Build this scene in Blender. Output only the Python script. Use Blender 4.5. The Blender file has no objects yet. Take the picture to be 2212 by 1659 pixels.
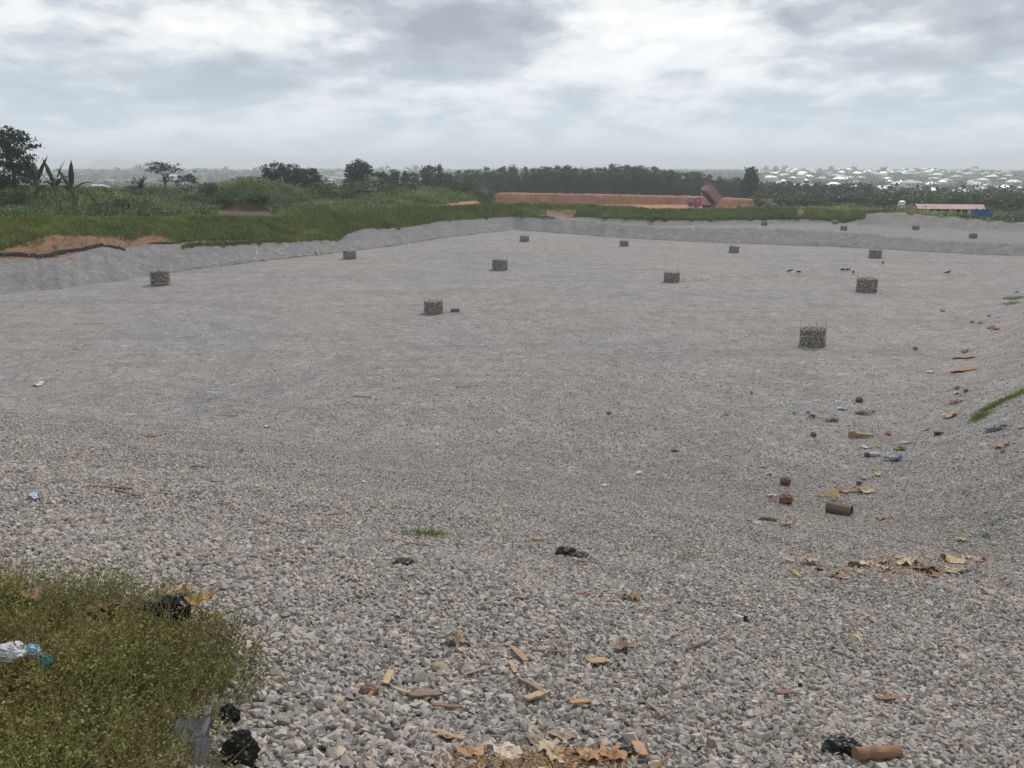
import bpy, bmesh, math, random
import numpy as np
from mathutils import Vector, Matrix, noise as mnoise
from mathutils.bvhtree import BVHTree
R = math.radians
sc = bpy.context.scene
col = sc.collection
random.seed(7); rng = np.random.default_rng(7)

# ------------------------------------------------------------------ camera
PITCH = math.atan(214/828.0)
cd = bpy.data.cameras.new("camera"); cam = bpy.data.objects.new("camera", cd); col.objects.link(cam)
cd.sensor_width = 36; cd.lens = 36*828/1024.0; cd.clip_start = 0.05; cd.clip_end = 40000
cam.location = (0, 0, 0); cam.rotation_euler = (math.pi/2-PITCH, 0, 0)
sc.camera = cam
# ------------------------------------------------------------------ view / exposure
sc.view_settings.view_transform = 'Standard'; sc.view_settings.look = 'None'
sc.view_settings.exposure = 0.22; sc.view_settings.gamma = 1.0
sc.cycles.use_denoising = True
# ------------------------------------------------------------------ sun + sky
SUN_EL, SUN_AZ = 47, 26          # azimuth clockwise from +Y (the view direction)
sd = bpy.data.lights.new("sun", 'SUN'); sd.energy = 2.6; sd.angle = R(10); sd.color = (1, .965, .91)
so = bpy.data.objects.new("sun", sd); col.objects.link(so)
dv = Vector((math.sin(R(SUN_AZ))*math.cos(R(SUN_EL)), math.cos(R(SUN_AZ))*math.cos(R(SUN_EL)), math.sin(R(SUN_EL))))
so.rotation_euler = (-dv).to_track_quat('-Z', 'Y').to_euler()
so.location = dv*100
w = bpy.data.worlds.new("World"); sc.world = w; w.use_nodes = True
nt = w.node_tree; nt.nodes.clear(); N = nt.nodes.new; L = nt.links.new
out = N('ShaderNodeOutputWorld'); bgn = N('ShaderNodeBackground'); L(bgn.outputs[0], out.inputs[0])
sky = N('ShaderNodeTexSky'); sky.sky_type = 'NISHITA'; sky.sun_disc = False
sky.sun_elevation = R(SUN_EL); sky.sun_rotation = R(SUN_AZ); sky.air_density = 1.3; sky.dust_density = 2.0
tc = N('ShaderNodeTexCoord'); sep = N('ShaderNodeSeparateXYZ'); L(tc.outputs['Generated'], sep.inputs[0])
def M(op, a, b=None, c=None, clamp=False):
    n = N('ShaderNodeMath'); n.operation = op; n.use_clamp = clamp
    for i, v in enumerate((a, b, c)):
        if v is None: continue
        if isinstance(v, (int, float)): n.inputs[i].default_value = v
        else: L(v, n.inputs[i])
    return n.outputs[0]
ZO = .26
zz = M('ADD', M('MAXIMUM', sep.outputs[2], 0.0), ZO)     # a cloud layer seen in perspective
cx = M('DIVIDE', sep.outputs[0], zz); cy = M('DIVIDE', sep.outputs[1], zz)
cmb = N('ShaderNodeCombineXYZ'); L(cx, cmb.inputs[0]); L(cy, cmb.inputs[1])
def NZ(scale, detail, rough, off, dist=0.0, yscale=1.0):
    mp = N('ShaderNodeMapping'); L(cmb.outputs[0], mp.inputs[0]); mp.inputs['Location'].default_value = off
    mp.inputs['Scale'].default_value = (1, yscale, 1)
    n = N('ShaderNodeTexNoise'); L(mp.outputs[0], n.inputs['Vector']); n.inputs['Scale'].default_value = scale
    n.inputs['Detail'].default_value = detail; n.inputs['Roughness'].default_value = rough
    n.inputs['Distortion'].default_value = dist
    return n.outputs['Fac']
def RAMP(src, stops, interp='EASE'):
    r = N('ShaderNodeValToRGB'); r.color_ramp.interpolation = interp; L(src, r.inputs[0])
    e = r.color_ramp.elements
    e[0].position, e[0].color = stops[0][0], (*stops[0][1], 1); e[1].position, e[1].color = stops[-1][0], (*stops[-1][1], 1)
    for p, c in stops[1:-1]:
        q = e.new(p); q.color = (*c, 1)
    return r.outputs[0]
big = NZ(1.9, 6, .5, (3.1, 1.7, 0), .0, 1.0)
sml = NZ(5.0, 9, .56, (7.3, 2.2, 0), .12, 1.0)
cl = M('ADD', M('MULTIPLY', big, .55), M('MULTIPLY', sml, .45))
def cdir(u, v):
    x = (u*1024/2212-512)/828; y = (384-v*1024/2212)/828
    d = Vector((x, math.cos(PITCH)+y*math.sin(PITCH), -math.sin(PITCH)+y*math.cos(PITCH))).normalized(); return d.x/(d.z+ZO), d.y/(d.z+ZO)
# the thick grey cloud masses and the bright breaks of that day, where they stood in the sky
for u, v, ru, a in ((900, 70, .42, -.105), (1080, 90, .25, -.06), (450, 190, .34, -.085), (560, 165, .2, -.05), (120, 60, .5, -.055), (1950, 60, .5, -.06), (2050, 200, .45, -.065), (1250, 265, .30, -.06), (80, 200, .35, -.05), (1780, 20, .25, -.03),
                    (520, 60, .30, .09), (1430, 60, .55, .07), (600, 250, .30, .07), (1500, 180, .3, .06), (250, 290, .3, .05), (1150, 200, .25, .05), (1830, 180, .2, .05), (320, 130, .2, .04)):
    px_, py_ = cdir(u, v); vm = N('ShaderNodeVectorMath'); vm.operation = 'DISTANCE'; L(cmb.outputs[0], vm.inputs[0]); vm.inputs[1].default_value = (px_, py_, 0)
    mr = N('ShaderNodeMapRange'); mr.interpolation_type = 'SMOOTHERSTEP'; L(vm.outputs['Value'], mr.inputs[0]); mr.inputs[1].default_value = 0.0; mr.inputs[2].default_value = ru*1.5; mr.inputs[3].default_value = a; mr.inputs[4].default_value = 0.0
    cl = M('ADD', cl, mr.outputs[0])
cloud = RAMP(cl, [(.34, (.34, .385, .44)), (.42, (.43, .475, .53)), (.47, (.55, .60, .65)), (.51, (.70, .73, .75)), (.55, (.83, .845, .855)), (.64, (.95, .95, .95))])
# blue gaps where the layer is thin
gap = RAMP(NZ(2.2, 6, .6, (11.0, 5.0, 0), .2), [(.55, (0, 0, 0)), (.72, (.35, .35, .35))])
skm = N('ShaderNodeVectorMath'); skm.operation = 'SCALE'; L(sky.outputs[0], skm.inputs[0]); skm.inputs['Scale'].default_value = 0.08
mx = N('ShaderNodeMix'); mx.data_type = 'RGBA'; L(gap, mx.inputs[0]); L(cloud, mx.inputs[6]); L(skm.outputs[0], mx.inputs[7])
# near the horizon the layer thickens to one even pale grey
hz = N('ShaderNodeMapRange'); L(sep.outputs[2], hz.inputs[0]); hz.inputs[1].default_value = 0.0; hz.inputs[2].default_value = .15
hz.inputs[3].default_value = .78; hz.inputs[4].default_value = 0.0
mx2 = N('ShaderNodeMix'); mx2.data_type = 'RGBA'; L(hz.outputs[0], mx2.inputs[0]); L(mx.outputs[2], mx2.inputs[6]); mx2.inputs[7].default_value = (.64, .74, .82, 1)
L(mx2.outputs[2], bgn.inputs[0]); bgn.inputs[1].default_value = 1.0

# ------------------------------------------------------------------ picture helpers (u, v on a 2212-wide view of the photo)
def ray(u, v):
    x = (u*1024/2212-512)/828; y = (384-v*1024/2212)/828
    return Vector((x, math.cos(PITCH)+y*math.sin(PITCH), -math.sin(PITCH)+y*math.cos(PITCH)))
def slope_m(u, v):
    d = ray(u, v); return d.z/math.hypot(d.x, d.y)
def az(u, v=440):
    d = ray(u, v); h = math.hypot(d.x, d.y); return d.x/h, d.y/h
def at_r(u, v, r):
    d = ray(u, v); h = math.hypot(d.x, d.y); return Vector((d.x/h*r, d.y/h*r, d.z/h*r))
def interp(u, pts): return float(np.interp(u, [p[0] for p in pts], [p[1] for p in pts]))

# ------------------------------------------------------------------ object helpers
def tag(o, label=None, cat=None, group=None, kind=None):
    if label: o['label'] = label
    if cat: o['category'] = cat
    if group: o['group'] = group
    if kind: o['kind'] = kind
    return o
def empty(name, loc=(0, 0, 0), rz=0):
    o = bpy.data.objects.new(name, None); col.objects.link(o); o.location = loc; o.rotation_euler = (0, 0, rz); o.empty_display_size = .2
    return o
def link(name, me, mats=None, parent=None, smooth=False):
    o = bpy.data.objects.new(name, me); col.objects.link(o)
    if mats is not None:
        for m in (mats if isinstance(mats, (list, tuple)) else [mats]): me.materials.append(m)
    if smooth: me.polygons.foreach_set('use_smooth', [True]*len(me.polygons))
    if parent: o.parent = parent
    return o
def np_mesh(name, V, F, midx=None):
    V = np.asarray(V, dtype=np.float32); F = np.asarray(F, dtype=np.int32); k = F.shape[1]
    me = bpy.data.meshes.new(name); me.vertices.add(len(V)); me.vertices.foreach_set('co', V.ravel())
    me.loops.add(F.size); me.loops.foreach_set('vertex_index', F.ravel())
    me.polygons.add(len(F)); me.polygons.foreach_set('loop_start', np.arange(0, F.size, k, dtype=np.int32))
    me.polygons.foreach_set('loop_total', np.full(len(F), k, dtype=np.int32))
    if midx is not None: me.polygons.foreach_set('material_index', np.asarray(midx, dtype=np.int32))
    me.update(calc_edges=True); me.validate()
    return me
def bm_mesh(name, bm):
    me = bpy.data.meshes.new(name); bm.to_mesh(me); bm.free(); return me
def copy_tree(o, parent=None):
    c = o.copy(); col.objects.link(c)
    if parent is not None: c.parent = parent
    for ch in list(o.children): copy_tree(ch, c)
    return c
def add_box(bm, cx, cy, cz, sx, sy, sz, mat=None, bev=0):
    r = bmesh.ops.create_cube(bm, size=1.0); vs = r['verts']
    for v in vs: v.co = Vector((v.co.x*sx, v.co.y*sy, v.co.z*sz))
    if bev:
        es = list({e for v in vs for e in v.link_edges})
        rr = bmesh.ops.bevel(bm, geom=es, offset=bev, segments=2, affect='EDGES', profile=.6); vs = list({v for f in rr['faces'] for v in f.verts} | {v for v in vs if v.is_valid})
    for v in vs:
        v.co += Vector((cx, cy, cz))
        if mat is not None: v.co = mat @ v.co
    return vs
def add_tube(bm, pts, rad, n=6, cap=True):
    pts = [Vector(p) for p in pts]
    if isinstance(rad, (int, float)): rad = [rad]*len(pts)
    rings = []
    for i, p in enumerate(pts):
        t = (pts[min(i+1, len(pts)-1)]-pts[max(i-1, 0)]).normalized()
        a = t.orthogonal().normalized() if i == 0 else (rings_a - t*rings_a.dot(t)).normalized()
        rings_a = a; b = t.cross(a)
        rings.append([bm.verts.new(p+(a*math.cos(2*math.pi*k/n)+b*math.sin(2*math.pi*k/n))*rad[i]) for k in range(n)])
    for i in range(len(rings)-1):
        for k in range(n):
            bm.faces.new((rings[i][k], rings[i][(k+1) % n], rings[i+1][(k+1) % n], rings[i+1][k]))
    if cap:
        bm.faces.new(rings[0][::-1]); bm.faces.new(rings[-1])
    return rings

# ------------------------------------------------------------------ materials
def mat_new(name, rough=.9, spec=.25):
    m = bpy.data.materials.new(name); m.use_nodes = True; b = m.node_tree.nodes['Principled BSDF']
    b.inputs['Roughness'].default_value = rough; b.inputs['Specular IOR Level'].default_value = spec
    return m, m.node_tree, b
class G:                                   # a tiny node-graph helper
    def __init__(s, t): s.t = t
    def n(s, ty, **kw):
        x = s.t.nodes.new(ty)
        for k, v in kw.items(): setattr(x, k, v)
        return x
    def l(s, a, b): s.t.links.new(a, b)
    def noise(s, vec, scale, detail=4, rough=.55):
        x = s.n('ShaderNodeTexNoise'); s.l(vec, x.inputs['Vector']); x.inputs['Scale'].default_value = scale
        x.inputs['Detail'].default_value = detail; x.inputs['Roughness'].default_value = rough; return x.outputs['Fac']
    def voro(s, vec, scale, o='Color', feat='F1'):
        x = s.n('ShaderNodeTexVoronoi'); x.feature = feat; s.l(vec, x.inputs['Vector']); x.inputs['Scale'].default_value = scale; return x.outputs[o]
    def ramp(s, fac, stops, interp='LINEAR'):
        r = s.n('ShaderNodeValToRGB'); r.color_ramp.interpolation = interp; s.l(fac, r.inputs[0]); e = r.color_ramp.elements
        e[0].position, e[0].color = stops[0][0], (*stops[0][1], 1); e[1].position, e[1].color = stops[-1][0], (*stops[-1][1], 1)
        for p, c in stops[1:-1]: e.new(p).color = (*c, 1)
        return r.outputs[0]
    def mix(s, f, a, b, mode='MIX'):
        x = s.n('ShaderNodeMix'); x.data_type = 'RGBA'; x.blend_type = mode
        for i, v in ((0, f), (6, a), (7, b)):
            if isinstance(v, (int, float)): x.inputs[i].default_value = v
            elif isinstance(v, tuple): x.inputs[i].default_value = (*v, 1)
            else: s.l(v, x.inputs[i])
        return x.outputs[2]
    def math(s, op, a, b):
        x = s.n('ShaderNodeMath', operation=op)
        for i, v in enumerate((a, b)):
            if isinstance(v, (int, float)): x.inputs[i].default_value = v
            else: s.l(v, x.inputs[i])
        return x.outputs[0]
    def bump(s, h, dist, strength=1.0):
        x = s.n('ShaderNodeBump'); s.l(h, x.inputs['Height']); x.inputs['Distance'].default_value = dist; x.inputs['Strength'].default_value = strength
        return x.outputs[0]
g3 = lambda a: (a, a, a)
STONES = [(0, (.15, .142, .136)), (.25, (.21, .199, .190)), (.5, (.25, .237, .226)), (.72, (.285, .270, .256)), (.9, (.345, .328, .308)), (1, (.33, .265, .21))]
def gravel_mat(name, tint=(1, 1, 1), scale=26, red=0.0):
    m, t, b = mat_new(name, .95, .15); g = G(t); P = g.n('ShaderNodeNewGeometry').outputs['Position']
    c1 = g.voro(P, scale); s1 = g.n('ShaderNodeSeparateColor'); g.l(c1, s1.inputs[0])
    c = g.ramp(s1.outputs[0], STONES)
    d = g.voro(P, scale, 'Distance'); gapf = g.ramp(d, [(.0, (1, 1, 1)), (.45, (1, 1, 1)), (.72, (.73, .73, .73))])
    c = g.mix(1.0, c, gapf, 'MULTIPLY')
    # coarser flecks: the odd large pale or dark piece
    c2 = g.voro(P, 3.6); s2 = g.n('ShaderNodeSeparateColor'); g.l(c2, s2.inputs[0])
    c = g.mix(1.0, c, g.ramp(s2.outputs[0], [(0, g3(.76)), (.10, g3(.92)), (.5, g3(1.0)), (.90, g3(1.05)), (1, g3(1.32))]), 'MULTIPLY')
    c3 = g.voro(P, 1.1); s3 = g.n('ShaderNodeSeparateColor'); g.l(c3, s3.inputs[0])
    c = g.mix(1.0, c, g.ramp(s3.outputs[1], [(0, g3(.90)), (.5, g3(1.0)), (1, g3(1.08))]), 'MULTIPLY')
    n1 = g.noise(P, .35, 5, .6); c = g.mix(1.0, c, g.ramp(n1, [(.3, g3(.95)), (.7, g3(1.05))]), 'MULTIPLY')
    n2 = g.noise(P, .06, 4, .55); c = g.mix(1.0, c, g.ramp(n2, [(.3, (.93, .95, .98)), (.7, (1.05, 1.03, 1.01))]), 'MULTIPLY')
    mp = g.n('ShaderNodeMapping'); g.l(P, mp.inputs[0]); mp.inputs['Scale'].default_value = (.05, .75, 1); mp.inputs['Rotation'].default_value = (0, 0, .22)
    n4 = g.noise(mp.outputs[0], 1.0, 5, .6); c = g.mix(1.0, c, g.ramp(n4, [(.36, (.90, .905, .91)), (.46, g3(1.0)), (.6, g3(1.02))]), 'MULTIPLY')
    if red:
        n3 = g.noise(P, .8, 6, .7); c = g.mix(g.ramp(n3, [(.5, g3(0)), (.75, g3(red))]), c, (.36, .20, .13))
    c = g.mix(1.0, c, tint, 'MULTIPLY'); g.l(c, b.inputs['Base Color'])
    h = g.math('MULTIPLY', g.math('SUBTRACT', 1.0, d), 1.0); g.l(g.bump(h, .03, .9), b.inputs['Normal'])
    return m
M_floor = gravel_mat('gravel_floor', (.995, .995, 1.02), red=.05)
M_slope = gravel_mat('gravel_slope_shaded', (.82, .85, .90), red=.15)  # floor gravel again, with the banks' shade put into a darker tint
def stone_mat(name, mul=1.0):
    m, t, b = mat_new(name, .9, .2); g = G(t); gi = g.n('ShaderNodeNewGeometry'); oi = g.n('ShaderNodeObjectInfo')
    r = g.math('FRACT', g.math('ADD', oi.outputs['Random'], gi.outputs['Random Per Island']), 0)
    c = g.ramp(r, [(p, (cc[0]*1.14*mul, cc[1]*1.10*mul, cc[2]*1.05*mul)) for p, cc in STONES])
    n = g.noise(g.n('ShaderNodeTexCoord').outputs['Object'], 6.0 if mul == 1.0 else 12, 5, .7)
    c = g.mix(1.0, c, g.ramp(n, [(.3, g3(.78)), (.7, g3(1.18))]), 'MULTIPLY'); g.l(c, b.inputs['Base Color']); return m
M_stone = stone_mat('stone'); M_rock = stone_mat('fill_rock', 1.05)
def soil_mat(name, stops, scale=.5, fine=6, bump=.05, rough=.95):
    m, t, b = mat_new(name, rough, .15); g = G(t); P = g.n('ShaderNodeNewGeometry').outputs['Position']
    c = g.ramp(g.noise(P, scale, 8, .65), stops)
    f = g.noise(P, fine, 6, .7); c = g.mix(1.0, c, g.ramp(f, [(.3, g3(.78)), (.7, g3(1.2))]), 'MULTIPLY')
    g.l(c, b.inputs['Base Color']); g.l(g.bump(f, bump), b.inputs['Normal']); return m
M_orange = soil_mat('orange_soil', [(.30, (.08, .07, .035)), (.45, (.155, .092, .055)), (.6, (.205, .112, .068)), (.75, (.25, .15, .095))], .7)
M_red = soil_mat('red_earth', [(.3, (.23, .105, .06)), (.5, (.31, .145, .085)), (.7, (.36, .19, .115))], .25, 2.0, .1)
M_redface = soil_mat('red_bank_face', [(.3, (.20, .095, .055)), (.5, (.27, .13, .075)), (.7, (.33, .17, .105))], .35, 1.5, .25)
M_turf = soil_mat('turf_soil', [(.35, (.035, .055, .018)), (.55, (.06, .08, .025)), (.75, (.14, .10, .045))], .4, 5)
M_veg = soil_mat('undergrowth_soil', [(.35, (.02, .035, .012)), (.6, (.04, .06, .022)), (.8, (.07, .08, .03))], .3, 3)
M_bare = soil_mat('bare_gravelly_soil', [(.3, (.13, .10, .085)), (.5, (.20, .18, .165)), (.7, (.24, .22, .205))], .3, 3)
M_brown = soil_mat('brown_soil', [(.3, (.055, .04, .025)), (.6, (.095, .06, .038)), (.8, (.06, .06, .025))], .5, 3)
M_plain = soil_mat('valley_ground', [(.3, (.035, .055, .022)), (.5, (.06, .08, .035)), (.62, (.14, .12, .07)), (.75, (.25, .15, .10))], .012, .08, .3)
M_hill = soil_mat('far_hill', [(.3, (.05, .07, .04)), (.7, (.08, .10, .06))], .002, .02, 1)
def leaf_mat(name, a, b_, c_, trans=.15, rough=.6):
    m, t, b = mat_new(name, rough, .3); g = G(t); gi = g.n('ShaderNodeNewGeometry')
    P = g.n('ShaderNodeTexCoord').outputs['Object']
    c = g.ramp(gi.outputs['Random Per Island'], [(0, a), (.5, b_), (1, c_)])
    c = g.mix(1.0, c, g.ramp(g.noise(P, .55, 4, .6), [(.3, g3(.68)), (.7, g3(1.32))]), 'MULTIPLY')
    c = g.mix(1.0, c, g.ramp(g.noise(P, .085, 5, .6), [(.32, (.62, .72, .70)), (.5, (1, 1, 1)), (.68, (1.45, 1.22, .95))]), 'MULTIPLY')
    g.l(c, b.inputs['Base Color'])
    tr = g.n('ShaderNodeBsdfTranslucent'); g.l(g.mix(1.0, c, (1.2, 1.3, .7), 'MULTIPLY'), tr.inputs[0])
    ms = g.n('ShaderNodeMixShader'); ms.inputs[0].default_value = trans
    g.l(b.outputs[0], ms.inputs[1]); g.l(tr.outputs[0], ms.inputs[2]); g.l(ms.outputs[0], t.nodes['Material Output'].inputs[0]); return m
M_grass = leaf_mat('rim_grass', (.07, .108, .026), (.105, .148, .036), (.175, .195, .06), .25)
M_palegrass = leaf_mat('pale_tall_grass', (.095, .13, .05), (.15, .18, .08), (.23, .24, .125), .25)
M_bush = leaf_mat('bush_leaf', (.034, .066, .020), (.056, .098, .030), (.10, .145, .05), .15)
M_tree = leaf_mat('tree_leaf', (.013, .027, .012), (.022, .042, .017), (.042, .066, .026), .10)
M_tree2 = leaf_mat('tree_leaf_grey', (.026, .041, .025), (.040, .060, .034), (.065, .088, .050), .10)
M_banana = leaf_mat('banana_leaf', (.018, .038, .012), (.028, .054, .018), (.045, .075, .025), .2, .6)  # leaf green darkened, so the backlit shade sits in the colour
M_weed = leaf_mat('weed_leaf', (.075, .088, .018), (.13, .142, .034), (.22, .225, .075), .2)
M_weedb = leaf_mat('weed_leaf_rusty', (.095, .062, .022), (.13, .098, .032), (.18, .14, .050), .2)
def plain(name, c, rough=.7, spec=.3, var=.2, sc_=8, metal=0):
    m, t, b = mat_new(name, rough, spec); g = G(t); P = g.n('ShaderNodeTexCoord').outputs['Object']
    k = g.mix(1.0, c, g.ramp(g.noise(P, sc_, 5, .65), [(.3, g3(1-var)), (.7, g3(1+var))]), 'MULTIPLY')
    g.l(k, b.inputs['Base Color']); b.inputs['Metallic'].default_value = metal; return m
M_bark = plain('bark', (.11, .085, .06), .95, .1, .35, 4)
M_stem = plain('weed_stem', (.17, .17, .05), .7, .2, .35, 3)
M_wire = plain('galvanised_wire', (.22, .22, .21), .5, .5, .2, 5, .5)
M_black = plain('black_plastic', (.012, .012, .013), .45, .5, .4, 10)
M_liner = plain('black_liner', (.010, .012, .018), .9, .08, .5, .6)

# ------------------------------------------------------------------ near terrain: cell floor, near slope, right slope
FL = -9.5
def und(x, y):
    return (.06*np.sin(.55*x+.3*y+1)+.05*np.sin(.9*y-.4*x+2)+.03*np.sin(1.9*x+1.3*y)+.012*np.sin(4.3*x-2.2*y)+.012*np.sin(3.1*y+5*x+1))
def Zn(x, y):
    x = np.asarray(x, float); y = np.asarray(y, float)
    n = -1.5-.34*(.35*x+.937*y); r = FL+.50*(.83*(x-15)-.56*(y-29)); k = .28
    mxx = np.maximum(np.maximum(n, r), FL)
    z = mxx+k*np.log(np.exp((n-mxx)/k)+np.exp((r-mxx)/k)+np.exp((FL-mxx)/k))
    cap = -1.25; k2 = .3
    z = np.where(z > cap+2, cap, z-k2*np.log1p(np.exp(np.clip((z-cap)/k2, -40, 40))))
    act = 1/(1+np.exp(-(z-FL-.8)*2))
    sw = np.sqrt(x*x+y*y)
    return z+und(x, y)*(.28+.72*act)*np.clip(sw/6, .3, 1)*np.clip((110-sw)/60, 0, 1)+(.05*np.sin(.16*x+.11*y)+.04*np.sin(.21*y-.13*x+1))*np.clip((90-sw)/40, 0, 1)-.06*np.clip((sw-60)/40, 0, 1)
angs = np.concatenate([np.arange(-180, -48, 6), np.arange(-48, 48.01, .2), np.arange(54, 180.1, 6)])
rad = [0.0, .4]
while rad[-1] < 178: rad.append(rad[-1]+max(.10, rad[-1]*.018))
rad = np.array(rad); A, Rr = np.meshgrid(np.radians(angs), rad)
X = Rr*np.sin(A); Y = Rr*np.cos(A); Z = Zn(X, Y)
V = np.stack([X, Y, Z], -1).reshape(-1, 3); na = len(angs)
ii, jj = np.meshgrid(np.arange(len(rad)-1), np.arange(na-1), indexing='ij'); a0 = (ii*na+jj).ravel()
F = np.stack([a0, a0+na, a0+na+1, a0+1], -1)
cy_ = V[F].mean(1); keep = np.ones(len(F), bool)
# the sheet stops under the outer banks (they carry on from there)
F = F[keep]
G_near = np_mesh('ground', V, F)
o_near = tag(link('ground', G_near, M_floor, smooth=True), kind='structure')

# ------------------------------------------------------------------ banks round the cells: columns of (r, slope) measured along rays
TOE = [(-700, 800), (-300, 690), (0, 635), (107, 627), (269, 603), (376, 587), (540, 565.5), (711, 547), (857, 529), (955, 513), (1077, 499.6), (1109, 495.5), (1211, 503), (1348, 514), (1553, 523.5), (1728, 529.5), (1788, 531), (2004, 543), (2212, 552.5), (2800, 585)]
CR = [(-700, 660), (-300, 590), (0, 560), (60, 560.5), (107, 558.6), (150, 549), (215, 534.5), (250, 538), (322, 528), (376, 527.7), (424, 519.7), (500, 520), (577, 516), (613, 516.7), (686, 513), (735, 514), (748, 503), (784, 490), (857, 489.8), (901, 485), (955, 475), (1077, 468), (1122, 466), (1211, 471), (1300, 479.5), (1416, 490.5), (1519, 492.5), (1638, 493), (1728, 496), (1829, 501), (1975, 514), (2212, 530), (2800, 562)]
TOP = [(-700, 478), (-300, 476), (0, 474), (376, 471), (540, 475), (600, 474), (662, 463), (833, 458), (906, 448), (1077, 441), (1122, 442), (1280, 444), (1416, 452), (1553, 453), (1683, 452.5), (1728, 453), (1850, 457), (1884, 459), (1945, 460), (2033, 468), (2212, 482), (2800, 510)]
TOE2 = [(1090, 466), (1300, 479.3), (1416, 488), (1566, 486), (1712, 483.5), (1814, 481), (1887, 487.5), (2033, 496), (2212, 501), (2800, 530)]
CR2 = [(1090, 464), (1211, 466), (1317, 471), (1416, 474), (1519, 472.7), (1566, 471.5), (1683, 468.5), (1741, 467), (1829, 471.5), (1884, 460.3), (1945, 461.5), (2033, 470), (2212, 484.5), (2800, 512)]
def sst(a, b, x):
    t = min(1, max(0, (x-a)/(b-a))); return t*t*(3-2*t)
def up(r0, z0, g, u, v):               # climb from (r0,z0) at grade g until the ray (u,v) is met
    m = slope_m(u, v); t = (m*r0-z0)/(g-m); return r0+t, z0+g*t
JIT = lambda u, a, s: a*mnoise.noise(Vector((u*s, 3.3, 7.7)))
us = np.arange(-700, 2790, 3.0); cols = []
for u in us:
    v0 = interp(u, TOE)+JIT(u, .8, .05); v1 = interp(u, CR)+JIT(u, 1.3, .06)+JIT(u, 1.0, .25)*(u < 1100); v2 = interp(u, TOP)+JIT(u, 1.5, .03)
    m0 = slope_m(u, v0); r0 = (FL-.02)/m0; z0 = FL-.02
    r1, z1 = up(r0, z0, .36, u, v1)
    r2, z2 = up(r1, z1, .34, u, v2)
    Aprof = [(r0, z0), (r1, z1), (r1+.25*(r2-r1), z1+.25*(z2-z1)), (r1+.5*(r2-r1), z1+.5*(z2-z1)), (r1+.75*(r2-r1), z1+.75*(z2-z1)), (r2, z2)]
    prof = Aprof
    if u > 1090:
        v3, v4, v5 = interp(u, TOE2), interp(u, CR2)+JIT(u, 1.6, .08), v2
        zb = z1; b1 = (r1+1.3, zb-.03); b2r = b1[0]+(zb+9.3)/.5
        r3 = max(b2r+1, -9.3/slope_m(u, v3)); r4, z4 = up(r3, -9.3, .33, u, v4); r5, z5 = up(r4, z4, .22, u, v5-.5)
        B = [(r0, z0), (r1, z1), b1, (b2r, -9.3), (r3, -9.3), (r4, z4)]
        wgt = sst(1090, 1290, u)
        Bt = (r5, z5)
        Ap = [Aprof[0], Aprof[1], Aprof[2], Aprof[3], Aprof[4], Aprof[4]]
        prof = [tuple(p[i]*(1-wgt)+q[i]*wgt for i in (0, 1)) for p, q in zip(Ap, B)]+[tuple(Aprof[5][i]*(1-wgt)+Bt[i]*wgt for i in (0, 1))]
    else:
        prof = [Aprof[0], Aprof[1], Aprof[2], Aprof[3], Aprof[4], Aprof[4], Aprof[5]]
    cols.append(prof)
SUB = [10, 3, 4, 10, 6, 6]
BUMPS = [  # cx, cy, half-length, half-width, height, rotation
    (-67, 101, 27, 11, 2.3, 0.05), (-66, 142, 19, 12, 1.9, 0), (-39.5, 131, 8.6, 10, 3.6, 0.0), (-40, 185, 36, 42, 1.9, 0.0), (-110, 120, 40, 20, 3, 0), (-10, 172, 6.5, 10, 1.5, 0.0)]
def bumps(x, y):
    h = 0
    for cx, cy, a, b, H, rot in BUMPS:
        dx, dy = x-cx, y-cy; c, s = math.cos(rot), math.sin(rot); p = (dx*c+dy*s)/a; q = (-dx*s+dy*c)/b
        d = (abs(p)**2.6+abs(q)**2.6)**(1/2.6)
        if d < 1: h = max(h, H*(1-d*d)**.75)
    if h > 0: h *= 1+.22*mnoise.noise(Vector((x*.13, y*.13, 0)))+.12*mnoise.noise(Vector((x*.4, y*.4, 4)))
    return h
PLR = [0, .6]+[1+.9*k for k in range(50)]+[48, 52, 56, 60, 65, 70, 78, 88, 100, 115, 135, 160, 200]
V = []; nrow = None; zone = []
for ci, u in enumerate(us):
    sx, sy = az(u); prof = cols[ci]; rows = []; zn = []
    for k in range(6):
        (ra, za), (rb, zb) = prof[k], prof[k+1]
        for s in range(SUB[k]):
            f = s/SUB[k]; r = ra+(rb-ra)*f; z = za+(zb-za)*f
            amp = .0 if (k == 0 and s == 0) else (.05 if k in (0, 3) else .14)
            x, y = sx*r, sy*r
            z += amp*(mnoise.noise(Vector((x*.35, y*.35, 1)))+.5*mnoise.noise(Vector((x*1.1, y*1.1, 2))))*(1 if k != 3 else .5)
            if k == 0 and s: z += .05*f*mnoise.noise(Vector((u*.11, r*.02, 9)))
            rows.append((x, y, z)); zn.append(k)
    rt, zt = prof[6]
    wr = sst(1000, 1080, u)
    for d in PLR:
        r = rt+d; x, y = sx*r, sy*r
        zL = zt+(-9.7-zt)*sst(45, 120, d)
        zR = zt+(-9.85-zt)*sst(.5, 9, d) if u < 1880 else zt+(-9.9-zt)*sst(2, 20, d)
        z = zL*(1-wr)+zR*wr
        z += .6*sst(1.5, 7, d)*(1-sst(12, 40, d))*sst(815, 860, u)*(1-sst(1070, 1110, u))
        b = bumps(x, y)*(1-sst(1010, 1060, u))*sst(0, 3, d)
        rows.append((x, y, z+b+.10*mnoise.noise(Vector((x*.3, y*.3, 5))))); zn.append(6 if b < .35 else 7)
    V.append(rows); zone = zn if not zone else zone
V = np.array(V); nc, nrw = V.shape[:2]
ii, jj = np.meshgrid(np.arange(nc-1), np.arange(nrw-1), indexing='ij'); a0 = (ii*nrw+jj).ravel()
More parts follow.
